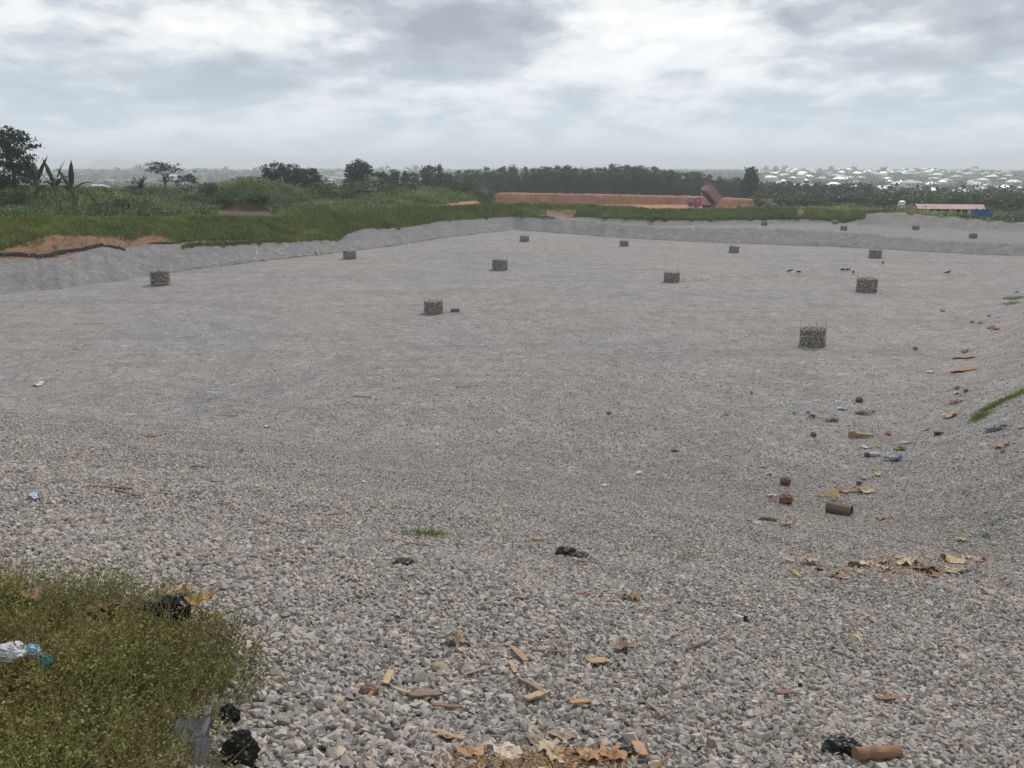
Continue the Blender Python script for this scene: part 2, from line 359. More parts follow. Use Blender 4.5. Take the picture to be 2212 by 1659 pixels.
F = np.stack([a0, a0+nrw, a0+nrw+1, a0+1], -1)
zrow = [k for k in range(6) for _ in range(SUB[k])]+[6]*len(PLR)
def orange_top(u): return interp(u, [(-100, 530), (0, 520), (60, 505), (110, 493), (200, 497), (250, 506), (280, 520), (300, 506), (330, 499), (365, 508), (390, 522), (400, 560)])
midx = []
Vf = V.reshape(-1, 3); cen = Vf[F].mean(1)
for f, c in enumerate(cen):
    i, j = int(ii.ravel()[f]), int(jj.ravel()[f]); k = zrow[j]; u = us[i]
    if k == 0: mi = 0
    elif k in (3, 4) and 1130 < u < 1260 and ((u-1205)/40)**2+.8*mnoise.noise(Vector((c[0]*.4, c[1]*.4, 3))) < 1: mi = 2
    elif k != 6 and (u <= 1090 or k == 5):
        mi = 1
        if u < 1090:
            vv = (384-828*math.tan(math.atan2(c[2], math.hypot(c[0], c[1]))+PITCH))*2212/1024
            mi = 2 if (u < 400) else 1
        vv = (384-828*math.tan(math.atan2(c[2], math.hypot(c[0], c[1]))+PITCH))*2212/1024; jn = .5*mnoise.noise(Vector((c[0]*.4, c[1]*.4, 3)))
        if ((u-1205)/46)**2+((vv-462)/8)**2+jn < .9 or ((u-1730)/11)**2+((vv-460)/12)**2+jn < .9: mi = 2
        if u > 1884: mi = 3 if (u < 2000 and mnoise.noise(Vector((u*.05, 0, 6))) > -.05) else (5 if mnoise.noise(Vector((u*.04, 2, 6))) > 0 else 1)
    elif k in (1, 2, 3, 4): mi = 0 if (u > 1150) else 1
    else:
        vv = (384-828*math.tan(math.atan2(c[2], math.hypot(c[0], c[1]))+PITCH))*2212/1024
        b = bumps(c[0], c[1])+.5*mnoise.noise(Vector((c[0]*.5, c[1]*.5, 9))); d = math.hypot(c[0], c[1])-cols[i][6][0]
        if u < 1045:
            mi = 4
            jv = 3.5*mnoise.noise(Vector((c[0]*.35, c[1]*.1, 9)))+1.5*mnoise.noise(Vector((c[0]*1.1, c[1]*.3, 9)))
            if 385 < u < 655 and vv > 462.5+jv*.5: mi = 5
            elif 455 < u < 600 and vv > interp(u, [(455, 463), (475, 446), (500, 432), (530, 436), (560, 448), (600, 462)])+jv: mi = 6
            if u > 830 and vv > interp(u, [(830, 458), (838, 456.5), (931, 443.5), (999, 436), (1077, 429)])-1.2*mnoise.noise(Vector((u*.1, 1, 1))): mi = 3
        elif u < 1884: mi = 3
        else: mi = 4
    midx.append(mi)
o_bank = tag(link('embankment', np_mesh('embankment', Vf, F, midx), [M_slope, M_turf, M_orange, M_red, M_veg, M_bare, M_brown], smooth=True), kind='structure')

# ------------------------------------------------------------------ valley, town hillside and far hills
def Zp(x, y):
    r = math.hypot(x, y); xs = [150, 260, 330, 500, 650, 900, 1300, 1900, 2600, 4000, 14000]; zs = [-10.6, -10.4, -11.5, -15, -17.5, -15, -9, -2.5, -3.5, -10, -10]
    z = float(np.interp(r, xs, zs)); a = x/r
    k = sst(400, 1500, r)*(1-sst(3000, 5000, r))
    z += k*(2.2*mnoise.noise(Vector((x*.0011, y*.0011, 0)))+1.2*mnoise.noise(Vector((x*.004, y*.004, 3))))
    z -= sst(900, 1900, r)*(a > 0)*a*3.2*(1-sst(3000, 5000, r))
    if r > 5200: z += sst(5200, 6600, r)*(22*max(0, mnoise.noise(Vector((math.atan2(x, y)*7, .3, 1)))+.15)+12*mnoise.noise(Vector((math.atan2(x, y)*23, .3, 5))))
    return z
angs2 = np.radians(np.arange(-52, 52.1, .35)); rr2 = [170]
while rr2[-1] < 7000: rr2.append(rr2[-1]*1.045)
V = [];
for r in rr2:
    for a in angs2:
        x, y = r*math.sin(a), r*math.cos(a); V.append((x, y, Zp(x, y)))
na = len(angs2); ii, jj = np.meshgrid(np.arange(len(rr2)-1), np.arange(na-1), indexing='ij'); a0 = (ii*na+jj).ravel()
G_plain = np_mesh('terrain', V, np.stack([a0, a0+na, a0+na+1, a0+1], -1))
o_plain = tag(link('terrain', G_plain, M_plain, smooth=True), kind='structure')
# the faint blue inselberg at the left horizon
bm = bmesh.new(); bmesh.ops.create_grid(bm, x_segments=60, y_segments=30, size=1)
cen_i = at_r(265, 366, 6000)
for v in bm.verts:
    x, y = v.co.x, v.co.y; h = max(0, 1-abs(x)**1.3)**1.6*max(0, 1-y*y)+.55*max(0, 1-abs(x+.35)*3)*max(0, 1-y*y)+.3*max(0, 1-abs(x-.4)*2.6)*max(0, 1-y*y)
    h *= 1+.25*mnoise.noise(Vector((x*5, y*3, 0)))
    v.co = Vector((cen_i.x+x*240, cen_i.y+y*500, -14+h*66))
tag(link('hills', bm_mesh('hills', bm), M_hill, smooth=True), kind='structure')

# red earth bank behind the level pad
BK = [(1020, 428), (1051, 417), (1120, 417), (1348, 421), (1485, 424), (1553, 427.5), (1638, 431.7), (1668, 434), (1700, 441), (1728, 446), (1800, 448), (1884, 458.5), (1900, 461)]
V = []; ub = np.arange(1020, 1901, 1.0); RW = [(-2.0, 0), (0, .0), (.5, .3), (1.0, .6), (1.5, .85), (2.2, 1), (5, 1.02), (12, .95), (22, -.3)]
for u in ub:
    sx, sy = az(u); rb = 252+4*mnoise.noise(Vector((u*.01, 0, 0)))-(u-1600)*.10*(u > 1600)+.4*mnoise.noise(Vector((u*.09, 0, 0)))
    v = interp(u, BK)+JIT(u, 1.2, .15)+JIT(u, .8, .5)
    ztop = max(-9.7, slope_m(u, v)*(rb+2.2))
    for d, f in RW:
        r = rb+d+.30*mnoise.noise(Vector((u*.10, d*.5, 3)))*(0 < d < 3); z = -10.0+(ztop+10.0)*f
        V.append((sx*r, sy*r, z))
k = len(RW); ii, jj = np.meshgrid(np.arange(len(ub)-1), np.arange(k-1), indexing='ij'); a0 = (ii*k+jj).ravel()
o_rbank = tag(link('red_earth_bank', np_mesh('red_earth_bank', V, np.stack([a0, a0+k, a0+k+1, a0+1], -1)), M_redface), kind='structure')

# ------------------------------------------------------------------ ray casting onto the ground
def bvh_of(objs):
    vs = []; fs = []
    for o in objs:
        k = len(vs); vs += [v.co.copy() for v in o.data.vertices]; fs += [[k+i for i in p.vertices] for p in o.data.polygons]
    return BVHTree.FromPolygons(vs, fs)
BV = bvh_of([o_near, o_bank, o_plain, o_rbank])
def hit(u, v):
    d = ray(u, v).normalized(); h = BV.ray_cast(Vector((0, 0, 0)), d, 20000)
    if h[0] is not None and h[1].z < 0: h = (h[0], -h[1])
    return (h[0], h[1]) if h[0] is not None else (at_r(u, v, 100), Vector((0, 0, 1)))
def drop(x, y):
    h = BV.ray_cast(Vector((x, y, 200)), Vector((0, 0, -1)), 500); return h[0].z if h[0] is not None else -10
def ground_at(u, r):
    sx, sy = az(u); return Vector((sx*r, sy*r, drop(sx*r, sy*r)))
def px(u, v):
    p, n = hit(u, v); return p.length*1024/2212/828          # metres per view unit at that spot
def proj(p):
    x, y, z = p; f = y*math.cos(PITCH)-z*math.sin(PITCH); uu = y*math.sin(PITCH)+z*math.cos(PITCH)
    return (512+828*x/f)*2212/1024, (384-828*uu/f)*2212/1024
BIT = True
# ------------------------------------------------------------------ loose crushed stone near the camera (one uncountable mass)
def weed_in(x, y): return False
def scatter(r0, r1, sp, lo=-36, hi=36):
    n = int((r1*r1-r0*r0)*R(hi-lo)/2/(sp*sp)*1.0)
    r = np.sqrt(rng.uniform(r0*r0, r1*r1, n)); a = np.radians(rng.uniform(lo, hi, n)); return r*np.sin(a), r*np.cos(a)
X, Y = scatter(1.7, 12, .0215, -60, 60); Xb, Yb = scatter(12, 30, .030, -44, 44); Xc_, Yc_ = scatter(30, 75, .08, -40, 40)
X = np.concatenate([X, Xb, Xc_]); Y = np.concatenate([Y, Yb, Yc_]); D_ = np.hypot(X, Y)
base_sp = np.where(D_ < 12, .0215, np.where(D_ < 30, .030, .08)); want = np.interp(D_, [0, 5, 12, 20, 30, 40, 60, 75], [.0215, .0225, .030, .040, .080, .12, .3, 1.0])
keep = (Y > 1.0) & (rng.random(len(X)) < (base_sp/want)**2); X, Y = X[keep], Y[keep]
Z = Zn(X, Y)+rng.uniform(-.012, .016, len(X))-np.interp(np.hypot(X, Y), [20, 45], [0, .012])
me = bpy.data.meshes.new('gravel'); me.vertices.add(len(X)); me.vertices.foreach_set('co', np.stack([X, Y, Z], -1).astype(np.float32).ravel())
D_ = np.sqrt(X*X+Y*Y); s = np.exp(rng.normal(0, .30, len(X)))*.0150*np.interp(D_, [0, 7, 16, 34, 75], [1, 1.1, 1.25, 1.45, 1.7]); s = np.clip(s, .007, .050)
at = me.attributes.new('size', 'FLOAT', 'POINT'); at.data.foreach_set('value', s.astype(np.float32))
rot = rng.uniform(-1, 1, (len(X), 3))*np.array([.9, .9, 3.14]); at = me.attributes.new('rot', 'FLOAT_VECTOR', 'POINT'); at.data.foreach_set('vector', rot.astype(np.float32).ravel())
gv = tag(link('gravel', me, M_stone), kind='stuff')
ng = bpy.data.node_groups.new('stones', 'GeometryNodeTree')
ng.interface.new_socket('Geometry', in_out='INPUT', socket_type='NodeSocketGeometry'); ng.interface.new_socket('Geometry', in_out='OUTPUT', socket_type='NodeSocketGeometry')
gi = ng.nodes.new('NodeGroupInput'); go = ng.nodes.new('NodeGroupOutput'); l = ng.links.new
join = ng.nodes.new('GeometryNodeJoinGeometry')
for k in range(12):
    ico = ng.nodes.new('GeometryNodeMeshIcoSphere'); ico.inputs['Radius'].default_value = 1; ico.inputs['Subdivisions'].default_value = 2
    rv = ng.nodes.new('FunctionNodeRandomValue'); rv.data_type = 'FLOAT_VECTOR'
    rv.inputs[0].default_value = (-.36, -.36, -.36); rv.inputs[1].default_value = (.36, .36, .36); rv.inputs['Seed'].default_value = 11+k
    sp = ng.nodes.new('GeometryNodeSetPosition'); l(ico.outputs[0], sp.inputs[0]); l(rv.outputs[0], sp.inputs['Offset'])
    ch = ng.nodes.new('GeometryNodeConvexHull'); 
    # only a sample of the points goes into the hull: broad flat facets, sharp corners
    dl = ng.nodes.new('GeometryNodeDeleteGeometry'); dl.domain = 'POINT'; rb = ng.nodes.new('FunctionNodeRandomValue'); rb.data_type = 'BOOLEAN'
    rb.inputs['Probability'].default_value = .66; rb.inputs['Seed'].default_value = 40+k
    l(sp.outputs[0], dl.inputs[0]); l(rb.outputs[3], dl.inputs[1]); l(dl.outputs[0], ch.inputs[0])
    tr = ng.nodes.new('GeometryNodeTransform'); q = random.Random(k)
    tr.inputs['Scale'].default_value = (q.uniform(1.0, 1.4), q.uniform(.8, 1.05), q.uniform(.65, .95)); l(ch.outputs[0], tr.inputs[0])
    g2i = ng.nodes.new('GeometryNodeGeometryToInstance'); l(tr.outputs[0], g2i.inputs[0]); l(g2i.outputs[0], join.inputs[0])
iop = ng.nodes.new('GeometryNodeInstanceOnPoints'); l(gi.outputs[0], iop.inputs['Points']); l(join.outputs[0], iop.inputs['Instance']); iop.inputs['Pick Instance'].default_value = True
ri = ng.nodes.new('FunctionNodeRandomValue'); ri.data_type = 'INT'; ri.inputs[4].default_value = 0; ri.inputs[5].default_value = 11; l(ri.outputs[2], iop.inputs['Instance Index'])
na_ = ng.nodes.new('GeometryNodeInputNamedAttribute'); na_.data_type = 'FLOAT'; na_.inputs[0].default_value = 'size'; l(na_.outputs[0], iop.inputs['Scale'])
nr = ng.nodes.new('GeometryNodeInputNamedAttribute'); nr.data_type = 'FLOAT_VECTOR'; nr.inputs[0].default_value = 'rot'
e2r = ng.nodes.new('FunctionNodeEulerToRotation'); l(nr.outputs[0], e2r.inputs[0]); l(e2r.outputs[0], iop.inputs['Rotation'])
smt = ng.nodes.new('GeometryNodeSetMaterial'); smt.inputs['Material'].default_value = M_stone; l(iop.outputs[0], smt.inputs[0]); l(smt.outputs[0], go.inputs[0])
md = gv.modifiers.new('stones', 'NODES'); md.node_group = ng
print('stones', len(X))

# ------------------------------------------------------------------ leaf and blade batches
def rand_dirs(n):
    v = rng.normal(size=(n, 3)); return v/np.linalg.norm(v, axis=1, keepdims=True)
def quads(C, S, asp=.6, nrm=None):
    n = len(C); d = rand_dirs(n)
    if nrm is not None: d = d+nrm; d /= np.linalg.norm(d, axis=1, keepdims=True)
    t = rand_dirs(n); a = np.cross(d, t); a /= np.linalg.norm(a, axis=1, keepdims=True)+1e-9; b = np.cross(d, a)
    S = np.asarray(S).reshape(-1, 1)
    P = np.stack([C-a*S*.5, C+b*S*asp*.5, C+a*S*.5, C-b*S*asp*.5], 1)   # a rhombus: pointed leaf
    return P.reshape(-1, 3), np.arange(n*4).reshape(-1, 4)
def blades(C, H, W, lean=.35, wind=(0, 0)):
    n = len(C); a = rng.uniform(0, 2*np.pi, n); s = np.stack([np.cos(a), np.sin(a), 0*a], -1)*np.asarray(W).reshape(-1, 1)*.5
    ln = rng.normal(0, lean, (n, 2))+np.array(wind); H = np.asarray(H).reshape(-1)
    mid = C+np.stack([ln[:, 0]*H*.3, ln[:, 1]*H*.3, H*.6], -1); tip = C+np.stack([ln[:, 0]*H, ln[:, 1]*H, H*.95], -1)
    V = np.stack([C-s, C+s, mid+s*.8, tip, mid-s*.8], 1).reshape(-1, 3)
    b = np.arange(n).reshape(-1, 1)*5
    F = np.concatenate([b+np.array([0, 1, 2, 4]), b+np.array([4, 2, 3, 3])], 1).reshape(-1, 4)
    # two faces per blade: a quad and a tip triangle stored as a degenerate quad is avoided
    return V, F[0::2], (b+np.array([4, 2, 3]))
def blade_mesh(name, V, Fq, Ft):
    me = bpy.data.meshes.new(name); me.vertices.add(len(V)); me.vertices.foreach_set('co', V.astype(np.float32).ravel())
    lv = np.concatenate([Fq.ravel(), Ft.ravel()]).astype(np.int32); me.loops.add(len(lv)); me.loops.foreach_set('vertex_index', lv)
    n1, n2 = len(Fq), len(Ft); me.polygons.add(n1+n2)
    me.polygons.foreach_set('loop_start', np.concatenate([np.arange(n1)*4, n1*4+np.arange(n2)*3]).astype(np.int32))
    me.polygons.foreach_set('loop_total', np.concatenate([np.full(n1, 4), np.full(n2, 3)]).astype(np.int32)); me.update(calc_edges=True); return me
def bank_points(n, test, scale_by=None):
    """random points on the bank mesh faces (area weighted) that pass test(centre, zone_row, u)"""
    fl = [f for f in range(len(F_bank)) if test(C_bank[f], J_bank[f], U_bank[f])]
    w_ = A_bank[fl]; w_ = w_/w_.sum(); pick = rng.choice(np.array(fl), size=n, p=w_)
    q = V_bank[F_bank[pick]]; a = rng.random((n, 1)); b = rng.random((n, 1))
    return (q[:, 0]*(1-a)+q[:, 1]*a)*(1-b)+(q[:, 3]*(1-a)+q[:, 2]*a)*b, float(A_bank[fl].sum())
V_bank = np.array([v.co[:] for v in o_bank.data.vertices]); F_bank = np.array([list(p.vertices) for p in o_bank.data.polygons])
q = V_bank[F_bank]; A_bank = .5*np.linalg.norm(np.cross(q[:, 2]-q[:, 0], q[:, 3]-q[:, 1]), axis=1); C_bank = q.mean(1)
_j, _i = np.meshgrid(np.arange(nrw-1), np.arange(nc-1)); J_bank = np.array(zrow)[_j.ravel()]; U_bank = us[_i.ravel()]
D_bank = np.hypot(C_bank[:, 0], C_bank[:, 1])-np.array([c[6][0] for c in cols])[_i.ravel()]
MI_bank = np.array(midx)
def keepsel(mask, n, power=0.0):
    fl = np.nonzero(mask)[0]; w_ = A_bank[fl].copy()
    if power: w_ = w_/np.hypot(C_bank[fl, 0], C_bank[fl, 1])**power
    w_ /= w_.sum(); pick = rng.choice(fl, size=n, p=w_); qq = V_bank[F_bank[pick]]; a = rng.random((n, 1)); b = rng.random((n, 1))
    return (qq[:, 0]*(1-a)+qq[:, 1]*a)*(1-b)+(qq[:, 3]*(1-a)+qq[:, 2]*a)*b
# turf on the rim: all bank rows between the gravel edge and the top
vis = (U_bank > -160) & (U_bank < 1895)
def vpix(P): return (384-828*np.tan(np.arctan2(P[:, 2], np.hypot(P[:, 0], P[:, 1]))+PITCH))*2212/1024
def upix(P):
    f = P[:, 1]*math.cos(PITCH)-P[:, 2]*math.sin(PITCH); return (512+828*P[:, 0]/f)*2212/1024
grass_zone = vis & (((J_bank >= 1) & (J_bank <= 5) & (U_bank < 1180)) | ((J_bank == 5) & (U_bank >= 1180)) | ((J_bank == 6) & (D_bank < 2.5) & (U_bank > 380))) & ~((J_bank == 6) & (MI_bank == 3))
P = keepsel(grass_zone, 90000, 1.0)
vv, uu = vpix(P), upix(P); ot = np.interp(uu, [-100, 0, 60, 110, 200, 250, 280, 300, 330, 365, 390, 400], [530, 520, 505, 493, 497, 506, 520, 506, 499, 508, 522, 600])
pn = np.array([mnoise.noise(Vector((a*.25, b*.25, 0))) for a, b in P[:, :2]])
keep = (vv < ot-4+4*pn+rng.uniform(-3, 3, len(P))) | (rng.random(len(P)) < .02+.12*(pn > .25))
dirt = ((uu > 1165) & (uu < 1245) & (vv > 452)) | ((uu > 1722) & (uu < 1737)) | ((uu > 655) & (uu < 690) & (vv > 490) & (vv < 505))
keep &= ~dirt | (rng.random(len(P)) < .12)
keep &= (pn > -.33) | (rng.random(len(P)) < .45)
P = P[keep]; H = rng.uniform(.18, .55, len(P))*(1+.6*np.array([mnoise.noise(Vector((a*.12, b*.12, 5))) for a, b in P[:, :2]]))
H *= np.interp(np.hypot(P[:, 0], P[:, 1]), [70, 160], [.85, 1.15])
Vb, Fq, Ft = blades(P, H, rng.uniform(.06, .13, len(P)), .35)
tag(link('grass', blade_mesh('grass', Vb, Fq, Ft), M_grass), kind='stuff')
# loose tufts hanging over the gravel edge
edge = vis & (J_bank == 0) & (U_bank > 380)
P = keepsel(edge, 60000, .5); vv, uu = vpix(P), upix(P)
c1 = np.interp(uu, [p[0] for p in CR], [p[1] for p in CR]); 
c1 = np.where(uu > 1317, np.interp(uu, [p[0] for p in CR2], [p[1] for p in CR2]), c1)
tn = np.array([mnoise.noise(Vector((a*.09, 1, 2))) for a in uu])
keep = (vv-c1 < 2+9*np.clip(tn, 0, 1)) & (vv-c1 > -4) & (uu < 1200); P = P[keep]
Vb, Fq, Ft = blades(P, rng.uniform(.2, .45, len(P)), rng.uniform(.06, .12, len(P)), .4)
tag(link('grass', blade_mesh('edge_grass', Vb, Fq, Ft), M_grass), kind='stuff')
# far gravel crest behind the second cell: tufts
edge = vis & (J_bank == 4) & (U_bank > 1240) & (U_bank < 1870)
P = keepsel(edge, 30000); vv, uu = vpix(P), upix(P); c2 = np.interp(uu, [p[0] for p in CR2], [p[1] for p in CR2])
tn = np.array([mnoise.noise(Vector((a*.07, 1, 8))) for a in uu]); keep = (vv-c2 < 9*np.clip(tn, 0, 1)); P = P[keep]
Vb, Fq, Ft = blades(P, rng.uniform(.3, .6, len(P)), rng.uniform(.09, .16, len(P)), .4)
tag(link('grass', blade_mesh('crest_grass', Vb, Fq, Ft), M_grass), kind='stuff')

# undergrowth on the mounds (leaf clumps + tall grass), an uncountable mass
veg = (MI_bank == 4) & (U_bank > -200) & (U_bank < 1060) & (D_bank < 110)
P = keepsel(veg, 16000, 1.2); cn = np.array([mnoise.noise(Vector((a*.16, b*.16, 0))) for a, b in P[:, :2]])
uu = upix(P); tall = .25+np.clip(.65+1.2*cn, .1, 1.5)
C = []; S = []
K = 11; off = rng.normal(size=(len(P), K, 3))*np.array([.42, .42, .0]); hh = rng.random((len(P), K))**.7*tall[:, None]
off[:, :, 2] = hh; C = (P[:, None, :]+off).reshape(-1, 3); S = rng.uniform(.16, .36, len(C))
isg = (cn > .12).repeat(K)
Vq, Fq_ = quads(C[~isg], S[~isg], .6); tag(link('undergrowth', np_mesh('undergrowth', Vq, Fq_), M_bush), kind='stuff')
P = keepsel(veg & ((U_bank > 690) | (D_bank > 4)), 60000, 1.0); cn = np.array([mnoise.noise(Vector((a*.16, b*.16, 0))) for a, b in P[:, :2]])
P = P[(cn > .02) | (rng.random(len(P)) < .12)]
Vb, Fq, Ft = blades(P, rng.uniform(.5, 1.25, len(P)), rng.uniform(.07, .14, len(P)), .3)
tag(link('tall_grass', blade_mesh('tall_grass', Vb, Fq, Ft), M_palegrass), kind='stuff')
# bushes along the right rim and round the shed
ps = []
for k in range(2600):
    u = random.uniform(1560, 2290); r = random.uniform(166, 235) if u < 1884 else random.uniform(cols[min(len(cols)-1, int((u+700)/3))][6][0]+2.2, 232)
    if u < 1884 and r < 200: continue
    ps.append((*ground_at(u, r)[:2], drop(*ground_at(u, r)[:2])))
P = np.array(ps); cn = np.array([mnoise.noise(Vector((a*.07, b*.07, 2))) for a, b in P[:, :2]]); uu = upix(P)
tall = np.clip(.7+1.6*cn, .3, 2.0)*np.where(uu < 1884, 1.0, np.where((uu > 1975) & (uu < 2150) & (np.hypot(P[:, 0], P[:, 1]) < 190), .55, 1))
K = 22; off = rng.normal(size=(len(P), K, 3))*np.array([.95, .95, 0]); off[:, :, 2] = rng.random((len(P), K))**.7*tall[:, None]*1.3
C = (P[:, None, :]+off).reshape(-1, 3); S = rng.uniform(.25, .55, len(C)); gsel = (cn > .1).repeat(K)
Vq, Fq_ = quads(C[~gsel], S[~gsel], .6); tag(link('undergrowth', np_mesh('undergrowth_right', Vq, Fq_), M_bush), kind='stuff')
Vq, Fq_ = quads(C[gsel], S[gsel], .5); tag(link('undergrowth', np_mesh('undergrowth_pale', Vq, Fq_), M_palegrass), kind='stuff')

# green strip on the right slope, small green patches on the gravel
def weed_strip(name, pts, width, n, hmin, hmax, wd, label=None, matl=None):
    C = []
    for _ in range(n):
        f = random.random()*(len(pts)-1); i = int(f); f -= i; a = Vector(pts[i]).lerp(Vector(pts[min(i+1, len(pts)-1)]), f)
        x, y = a.x+random.gauss(0, width), a.y+random.gauss(0, width); C.append((x, y, float(Zn(x, y))))
    C = np.array(C); Vb, Fq, Ft = blades(C, rng.uniform(hmin, hmax, n), rng.uniform(wd*.6, wd, n), .5)
    return tag(link(name, blade_mesh(name, Vb, Fq, Ft), matl or M_grass), kind='stuff')
M_bright = leaf_mat('bright_grass', (.055, .10, .02), (.085, .15, .035), (.13, .20, .05), .25)
def wp(l): return [tuple(hit(*p)[0][:2]) for p in l]
weed_strip('grass', wp([(2106, 912), (2116, 900), (2128, 884), (2140, 882), (2165, 864), (2190, 858), (2215, 843), (2250, 832)]), .15, 1700, .04, .13, .016, matl=M_bright)
weed_strip('grass', wp([(2112, 905), (2122, 893)]), .16, 500, .05, .12, .015, matl=M_grass)
weed_strip('grass', wp([(2140, 880), (2215, 845)]), .24, 700, .04, .12, .015, matl=M_grass)
weed_strip('grass', wp([(2172, 644), (2190, 645), (2206, 644)]), .22, 500, .05, .14, .03)
weed_strip('grass', wp([(2172, 655), (2195, 657)]), .2, 260, .05, .12, .03)
weed_strip('grass', wp([(850, 1156), (900, 1158), (950, 1160), (1000, 1163)]), .15, 520, .02, .07, .008, matl=M_grass)
weed_strip('grass', wp([(912, 1160), (935, 1157)]), .12, 300, .05, .13, .008, matl=M_grass)
weed_strip('grass', wp([(1478, 1207), (1495, 1203)]), .10, 60, .06, .16, .006, matl=M_grass)

# ------------------------------------------------------------------ weed mat in the near left corner
edge_pts = [(0, 1290), (60, 1312), (130, 1310), (200, 1330), (300, 1330), (380, 1345), (430, 1372), (465, 1400), (480, 1440), (490, 1480), (455, 1530), (425, 1570), (395, 1620), (370, 1680), (330, 1750), (260, 1850)]
poly = [hit(*p)[0].xy for p in edge_pts]; poly = [hit(-400, 1260)[0].xy]+poly+[hit(-600, 1850)[0].xy]
def inpoly(x, y):
    c = False; n = len(poly); j = n-1
    for i in range(n):
        xi, yi = poly[i]; xj, yj = poly[j]
        if (yi > y) != (yj > y) and x < (xj-xi)*(y-yi)/(yj-yi)+xi: c = not c
        j = i
    return c
xs = [p[0] for p in poly]; ys = [p[1] for p in poly]; bm = bmesh.new(); LC = []; LS = []; LB = []; LSb = []
cnt = 0
while cnt < 7600:
    x, y = random.uniform(min(xs), max(xs)), random.uniform(min(ys), max(ys)); jx, jy = random.gauss(0, .11), random.gauss(0, .11)
    if not inpoly(x, y): continue
    x += jx; y += jy
    if math.hypot(x, y) < 1.9: continue
    cnt += 1; z = float(Zn(x, y)); h = random.uniform(.06, .30)*(1+.7*mnoise.noise(Vector((x*2, y*2, 0)))); a = random.uniform(0, 6.28); ln = random.uniform(.1, .9)
    p0 = Vector((x, y, z)); d = Vector((math.cos(a)*ln+.25, math.sin(a)*ln, 1)).normalized(); p1 = p0+d*h*.55+Vector((random.gauss(0, .01), random.gauss(0, .01), 0)); p2 = p1+(d+Vector((random.gauss(0, .3), random.gauss(0, .3), 0))).normalized()*h*.5
    if cnt % 2 == 0: add_tube(bm, [p0, p1, p2], [.0028, .0020, .0010], 3, False)
    rust = mnoise.noise(Vector((x*1.6, y*1.6, 8)))+random.gauss(0, .3) > -.05
    for k in range(random.randint(16, 26)):
        f = random.random()**.7; q = (p0.lerp(p1, f*2) if f < .5 else p1.lerp(p2, f*2-1))+Vector((random.gauss(0, .014), random.gauss(0, .014), random.gauss(0, .008)))
        (LB if rust else LC).append(q[:]); (LSb if rust else LS).append(random.uniform(.009, .020))
wd = tag(link('weeds', bm_mesh('weeds', bm), M_stem), kind='stuff')
up_ = np.array([[0, 0, 1.0]])
Vq, Fq_ = quads(np.array(LC), LS, .6, up_); tag(link('weeds', np_mesh('weed_leaves', Vq, Fq_), M_weed), kind='stuff')
Vq, Fq_ = quads(np.array(LB), LSb, .55, up_); tag(link('weeds', np_mesh('weed_leaves_rusty', Vq, Fq_), M_weedb), kind='stuff')
bm = bmesh.new()
for k in range(1100):                    # long pale stalks sticking out, all leaning much the same way
    while True:
        x, y = random.uniform(min(xs), max(xs)), random.uniform(min(ys), max(ys))
        if inpoly(x, y) and math.hypot(x, y) > 2.2: break
    p = Vector((x, y, float(Zn(x, y)))); L_ = random.uniform(.12, .38); d = Vector((random.gauss(.45, .3), random.gauss(.1, .3), 1)).normalized()
    add_tube(bm, [p, p+d*L_*.5, p+d*L_+Vector((random.gauss(.02, .02), 0, 0))], [.0022, .0018, .0009], 3, False)
tag(link('weeds', bm_mesh('weed_stalks', bm), plain('pale_stalk', (.24, .20, .08), .7, .2, .3, 3)), kind='stuff')

# ------------------------------------------------------------------ trees
def crown_mesh(name, ells, nclump, per, lsize, cr, seed):
    r_ = np.random.default_rng(seed); C = []; cl = []
    vol = np.array([e[3]*e[4]*e[5] for e in ells])**.67; pr = vol/vol.sum()
    for k in range(nclump):
        e = ells[r_.choice(len(ells), p=pr)]; d = r_.normal(size=3); d /= np.linalg.norm(d)
        rr = r_.uniform(.35, 1.0)**.5; c = np.array(e[:3])+d*np.array(e[3:])*rr; cl.append(c)
        s = cr*r_.uniform(.55, 1.25); o = r_.normal(size=(per, 3))*s*np.array([1, 1, .7])*.55; C.append(c+o)
    C = np.concatenate(C); n = len(C); S = r_.uniform(.7, 1.3, n)*lsize
    V, F = quads(C, S, .65); return np_mesh(name, V, F), cl
def trunk_mesh(name, h0, tips, rad, seed, lean=0):
    bm = bmesh.new(); q = random.Random(seed); top = Vector((lean, 0, h0))
    path = [Vector((0, 0, -.3)), Vector((lean*.2+q.gauss(0, .05), 0, h0*.35)), Vector((lean*.6, q.gauss(0, .08), h0*.7)), top]
    add_tube(bm, path, [rad*1.25, rad, rad*.85, rad*.7], 8)
    for t in tips:
        t = Vector(t); m = top.lerp(t, .5)+Vector((q.gauss(0, .15), q.gauss(0, .15), q.uniform(-.1, .25)))
        st = path[2].lerp(top, q.random()); add_tube(bm, [st, m, t], [rad*.42, rad*.25, rad*.08], 5, False)
    return bm_mesh(name, bm)
def make_tree(kind, ells, h0, rad, nclump, per, ls, cr, seed, lm, label, group=None, lean=0, cat='tree'):
    t = tag(empty(kind), label, cat, group)
    cm, cl = crown_mesh('crown', ells, nclump, per, ls, cr, seed); q = random.Random(seed)
    tips = [cl[i] for i in q.sample(range(len(cl)), min(len(cl), 12))]
    link('trunk', trunk_mesh('trunk', h0, tips, rad, seed, lean), M_bark, t); link('crown', cm, lm, t)
    return t
def place(t, u, r, scale=1.0, rz=0, sink=0):
    p = ground_at(u, r); t.location = (p.x, p.y, p.z-sink); t.scale = (scale,)*3; t.rotation_euler = (0, 0, rz); return t
